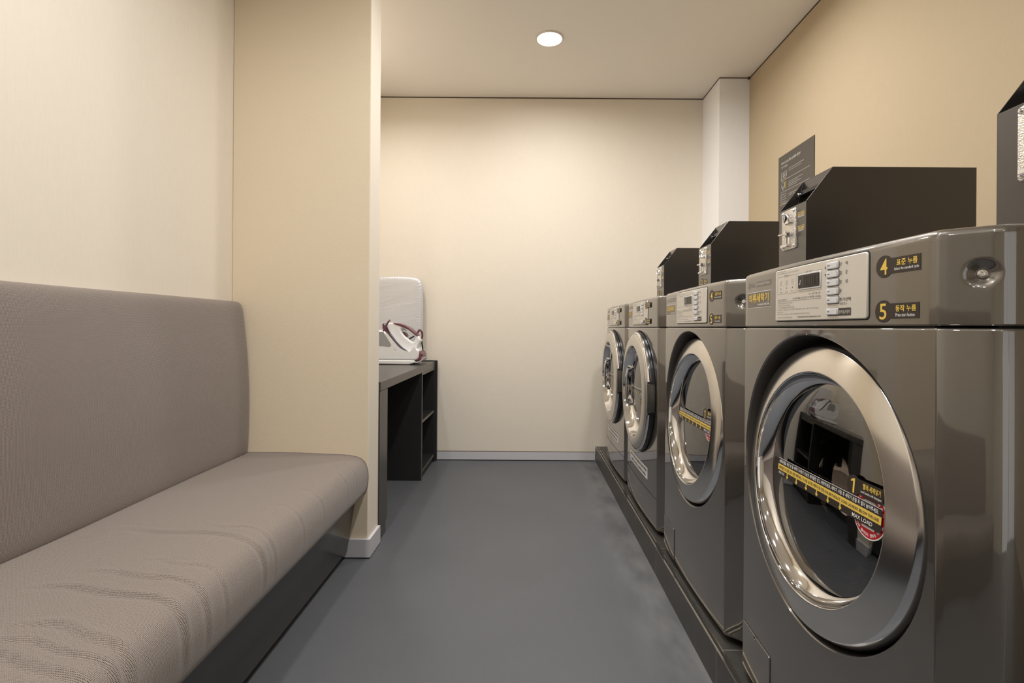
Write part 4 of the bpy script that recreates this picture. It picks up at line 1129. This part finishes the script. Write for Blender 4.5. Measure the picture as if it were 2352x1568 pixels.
# ------------------------------------------------------------------ coin boxes standing on the machines
def make_coin_box():
    root = thing('coin_box', 'x', 'coin box')
    hw = .0685; T = .0015; zf = .1965; zt = .2835; ys = .0665; dp = .432
    side = [(0, 0), (dp, 0), (dp, zt), (ys, zt), (0, zf)]
    m = MB()
    for s_ in (-1, 1):
        xa, xb = (s_ * hw, s_ * (hw - T)); vs = [(xa, y, z) for y, z in side] + [(xb, y, z) for y, z in side]
        m.add(vs, [(0, 1, 2, 3, 4), (9, 8, 7, 6, 5), (0, 5, 6, 1), (1, 6, 7, 2), (2, 7, 8, 3), (3, 8, 9, 4), (4, 9, 5, 0)], BOXM)
    w_ = hw - T
    m.box(-w_, w_, ys, dp, zt - T, zt, BOXM); m.box(-w_, w_, dp - T, dp, 0, zt - T, BOXM); m.box(-w_, w_, ys, ys + T, .14, zt - T, BOXM)
    m.box(-w_, w_, T, ys, .150, .152, BOXM); m.box(-w_, w_, 0, dp, 0, T, BOXM)
    c = m.build('case', root, smooth=0); bevel(c, .0005, 1)
    m = MB(); m.box(-w_, w_, 0.0, T, T, zf, BOXM); m.build('front_panel', root, smooth=0)
    # lock grip in the sloping recess
    m = MB(); m.box(-w_ + .004, w_ - .004, ys - .012, ys, .238, .254, BLACKP); m.box(-w_ + .008, w_ - .012, ys - .020, ys - .012, .2385, .2425, BLACKP)
    o = m.build('recess_grip', root, smooth=0); bevel(o, .002)
    m = MB(); m.tube([(-w_ + .010, ys - .014, .243), (-w_ + .010, ys - .021, .243)], .006, CHROME, 14)
    m.build('lock', root)
    # cast coin plate; centred left of the middle
    cx = -.009; x0, x1, z0, z1 = cx - .0345, cx + .0345, .0840, .1905
    m = MB(); m.prism(rrect(x0, x1, z0, z1, .005), -.0052, 0, COINP, .0015)
    cp = m.build('coin_plate', root, smooth=30); tag(cp, 'pebbled chrome coin slot plate')
    for a in (x0 + .0065, x1 - .0065):
        for b in (z0 + .0070, z1 - .0070):
            m = MB(); m.lathe([(0, -.0088), (.0022, -.0085), (.0038, -.0070), (.0046, -.0052)], CHROME, 20, a, 0, b); m.build('rivet', cp)
    m = MB()
    # coin throat: hooded oval entry
    n = 28
    m.lathe([(.0098, -.0050), (.0098, -.0110), (.0112, -.0135), (.0132, -.0115), (.0140, -.0050)], CHROME, n, cx - .002, 0, .1665)
    m.lathe([(.0098, -.0055), (.0, -.0053)], DARKGAP, n, cx - .002, 0, .1665)
    m.prism([(cx - .002, .1500), (cx + .017, .1500), (cx + .019, .1545), (cx + .012, .1640), (cx - .002, .1560)], -.0145, -.005, CHROME, .002)
    m.build('coin_throat', cp, smooth=40)
    m = MB()
    m.tube([(cx - .002, -.005, .1250), (cx - .002, -.0150, .1250)], .0078, CHROME, 20)
    m.tube([(cx - .030, -.0150, .1270), (cx + .012, -.0150, .1230)], .0030, CHROME, 12)
    m.tube([(cx + .012, -.0150, .1230), (cx + .020, -.0150, .1222)], .0052, CHROME, 14)
    m.build('return_lever', cp, smooth=40)
    m = MB()
    m.prism(rrect(cx - .009, cx + .010, .0925, .1180, .002), -.0085, -.005, CHROME, .0015)
    m.prism(rrect(cx - .0018, cx + .0018, .1000, .1170, .001), -.0088, -.006, DARKGAP)
    m.prism(rrect(cx - .024, cx + .010, .0900, .0985, .002), -.0155, -.005, CHROME, .0015)
    m.build('coin_return', cp, smooth=30)
    for z, a, b in ((.1600, '500원 동전전용', '500WON COIN ONLY'), (.1240, '동전 반환', 'COIN RETURN')):
        m = MB(); Y = -.0006
        m.box(.0290, .0630, -.0003, .0001, z, z + .0155, STICKL)
        m.text(a, .0460, z + .0052, .031 if z > .15 else .027, .0058, Y, YEL, None, .02, 'C'); m.text(b, .0460, z + .0008, .030 if z > .15 else .022, .0032, Y, WHT, None, .015, 'C')
        m.box(.0330, .0630, Y, -.0003, z + .0132, z + .0138, YEL); m.poly([(.0295, z + .0135), (.0335, z + .0150), (.0335, z + .0120)], Y, YEL)
        m.build('direction_sticker', root, merge=False, smooth=0)
    return root
cb = make_coin_box()
ZT = 1.0503
spots = [(0.702, 'black coin box on the nearest washer, cut off by the right edge'),
         (1.3605, 'black coin box on the second washer, overlapping the dark wall sign'),
         (2.020, 'black coin box on the dryer beyond the second washer'),
         (2.678, 'farthest black coin box, standing on the last dryer by the back wall')]
for i, (D, lab) in enumerate(spots):
    o = cb if i == 0 else copy_tree(cb)
    if i:
        for ch in o.children:
            if ch.name.startswith('coin_plate'): ch.location.x = 0
    if i == 2:
        m = MB(); step_badge(m, -.026, .056, .0150, .030, .0650, .0450, '2', '동전투입', 'Insert coins', -.0002, None)
        bd = tag(m.build('step_badge', o, merge=False, smooth=0), 'dark badge numbered 2')
    if i == 3:
        bd2 = bd.copy(); C.objects.link(bd2); bd2.parent = o
    if i == 0:
        for ch in o.children:
            if ch.name.startswith('coin_plate'):
                ch.location.x += 0.012; lever = next(c for c in ch.children if c.name.startswith('return_lever'))
    if i == 3:      # on the nearest box the lever hangs down
        lever.matrix_basis = Matrix.Translation((-.011, 0, .125)) @ Matrix.Rotation(math.radians(-80), 4, 'Y') @ Matrix.Translation((.011, 0, -.125))
    o.location = (0.712, D, ZT); o.rotation_euler = (0, 0, RZ)
    o['label'] = lab; o['group'] = 'black coin boxes on the laundry machines'

# ------------------------------------------------------------------ instruction sign on the right wall
sg = thing('instruction_sign', 'dark brown tumble dryer instruction sign on the right wall', 'sign', (XR, 2.668, 1.62), RZ)
m = MB(); hw = .175
m.box(-hw, hw, -.004, 0, -.29, .253, SIGNM); b_ = m.build('board', sg, smooth=0)
m = MB(); Y = -.0046
m.text('how to use the tumble dryer', -hw + .033, .198, .195, .022, Y, SIGNT, None, .005); m.text('건조기 사용방법', -hw + .033, .182, .062, .010, Y, SIGNT, None, .01)
def para(x, z, ws, t=.0016, gap=.0085):
    rnd = random.Random(int(z * 1e4))
    for i, w_ in enumerate(ws):
        a = x
        while a < x + w_:
            l = rnd.uniform(.006, .018); m.box(a, min(a + l, x + w_), Y, -.004, z - i * gap - t / 2, z - i * gap + t / 2, SIGNT); a += l + .003
para(-hw + .110, .163, [.150, .125], gap=.011); 
for z in (.115, .052, -.012, -.075): m.box(-hw + .028, hw - .038, Y, -.004, z - .0007, z + .0007, SIGNT)
para(-hw + .110, .092, [.140, .095, .120, .085]); para(-hw + .110, .028, [.125, .060])
def loop(pts, mt, t=.0009):
    m.tube([(x, -.0046, z) for x, z in pts] + [(pts[0][0], -.0046, pts[0][1])], t, mt, 6, False)
loop(rrect(-hw + .032, -hw + .052, .118, .158, .006), SIGNT); loop(rrect(-hw + .060, -hw + .088, .128, .160, .003), SIGNT); loop([(-hw + .074 + .008 * math.cos(k * PI / 8), .143 + .008 * math.sin(k * PI / 8)) for k in range(16)], SIGNT)
m.box(-hw + .068, -hw + .080, Y, -.004, .120, .123, YEL); m.box(-hw + .050, -hw + .056, Y, -.004, .136, .139, YEL)
loop([(-hw + .052 + .016 * math.cos(k * PI / 10), .088 + .016 * math.sin(k * PI / 10)) for k in range(20)], SIGNT); loop(rrect(-hw + .046, -hw + .060, .062, .080, .002), SIGNT); loop(rrect(-hw + .072, -hw + .080, .070, .104, .002), YEL, .0007)
for k in range(5):
    z = .038 - k * .0135
    loop(rrect(-hw + .030, -hw + .044, z - .004, z + .004, .002), YEL if k == 4 else SIGNT, .0007); para(-hw + .052, z, [.034], .002)
tag(m.build('sign_print', sg, merge=False, smooth=0), 'pale printed lettering and pictograms')

_c = TOBJ.data; bpy.data.objects.remove(TOBJ); bpy.data.curves.remove(_c); bpy.data.scenes.remove(TS)
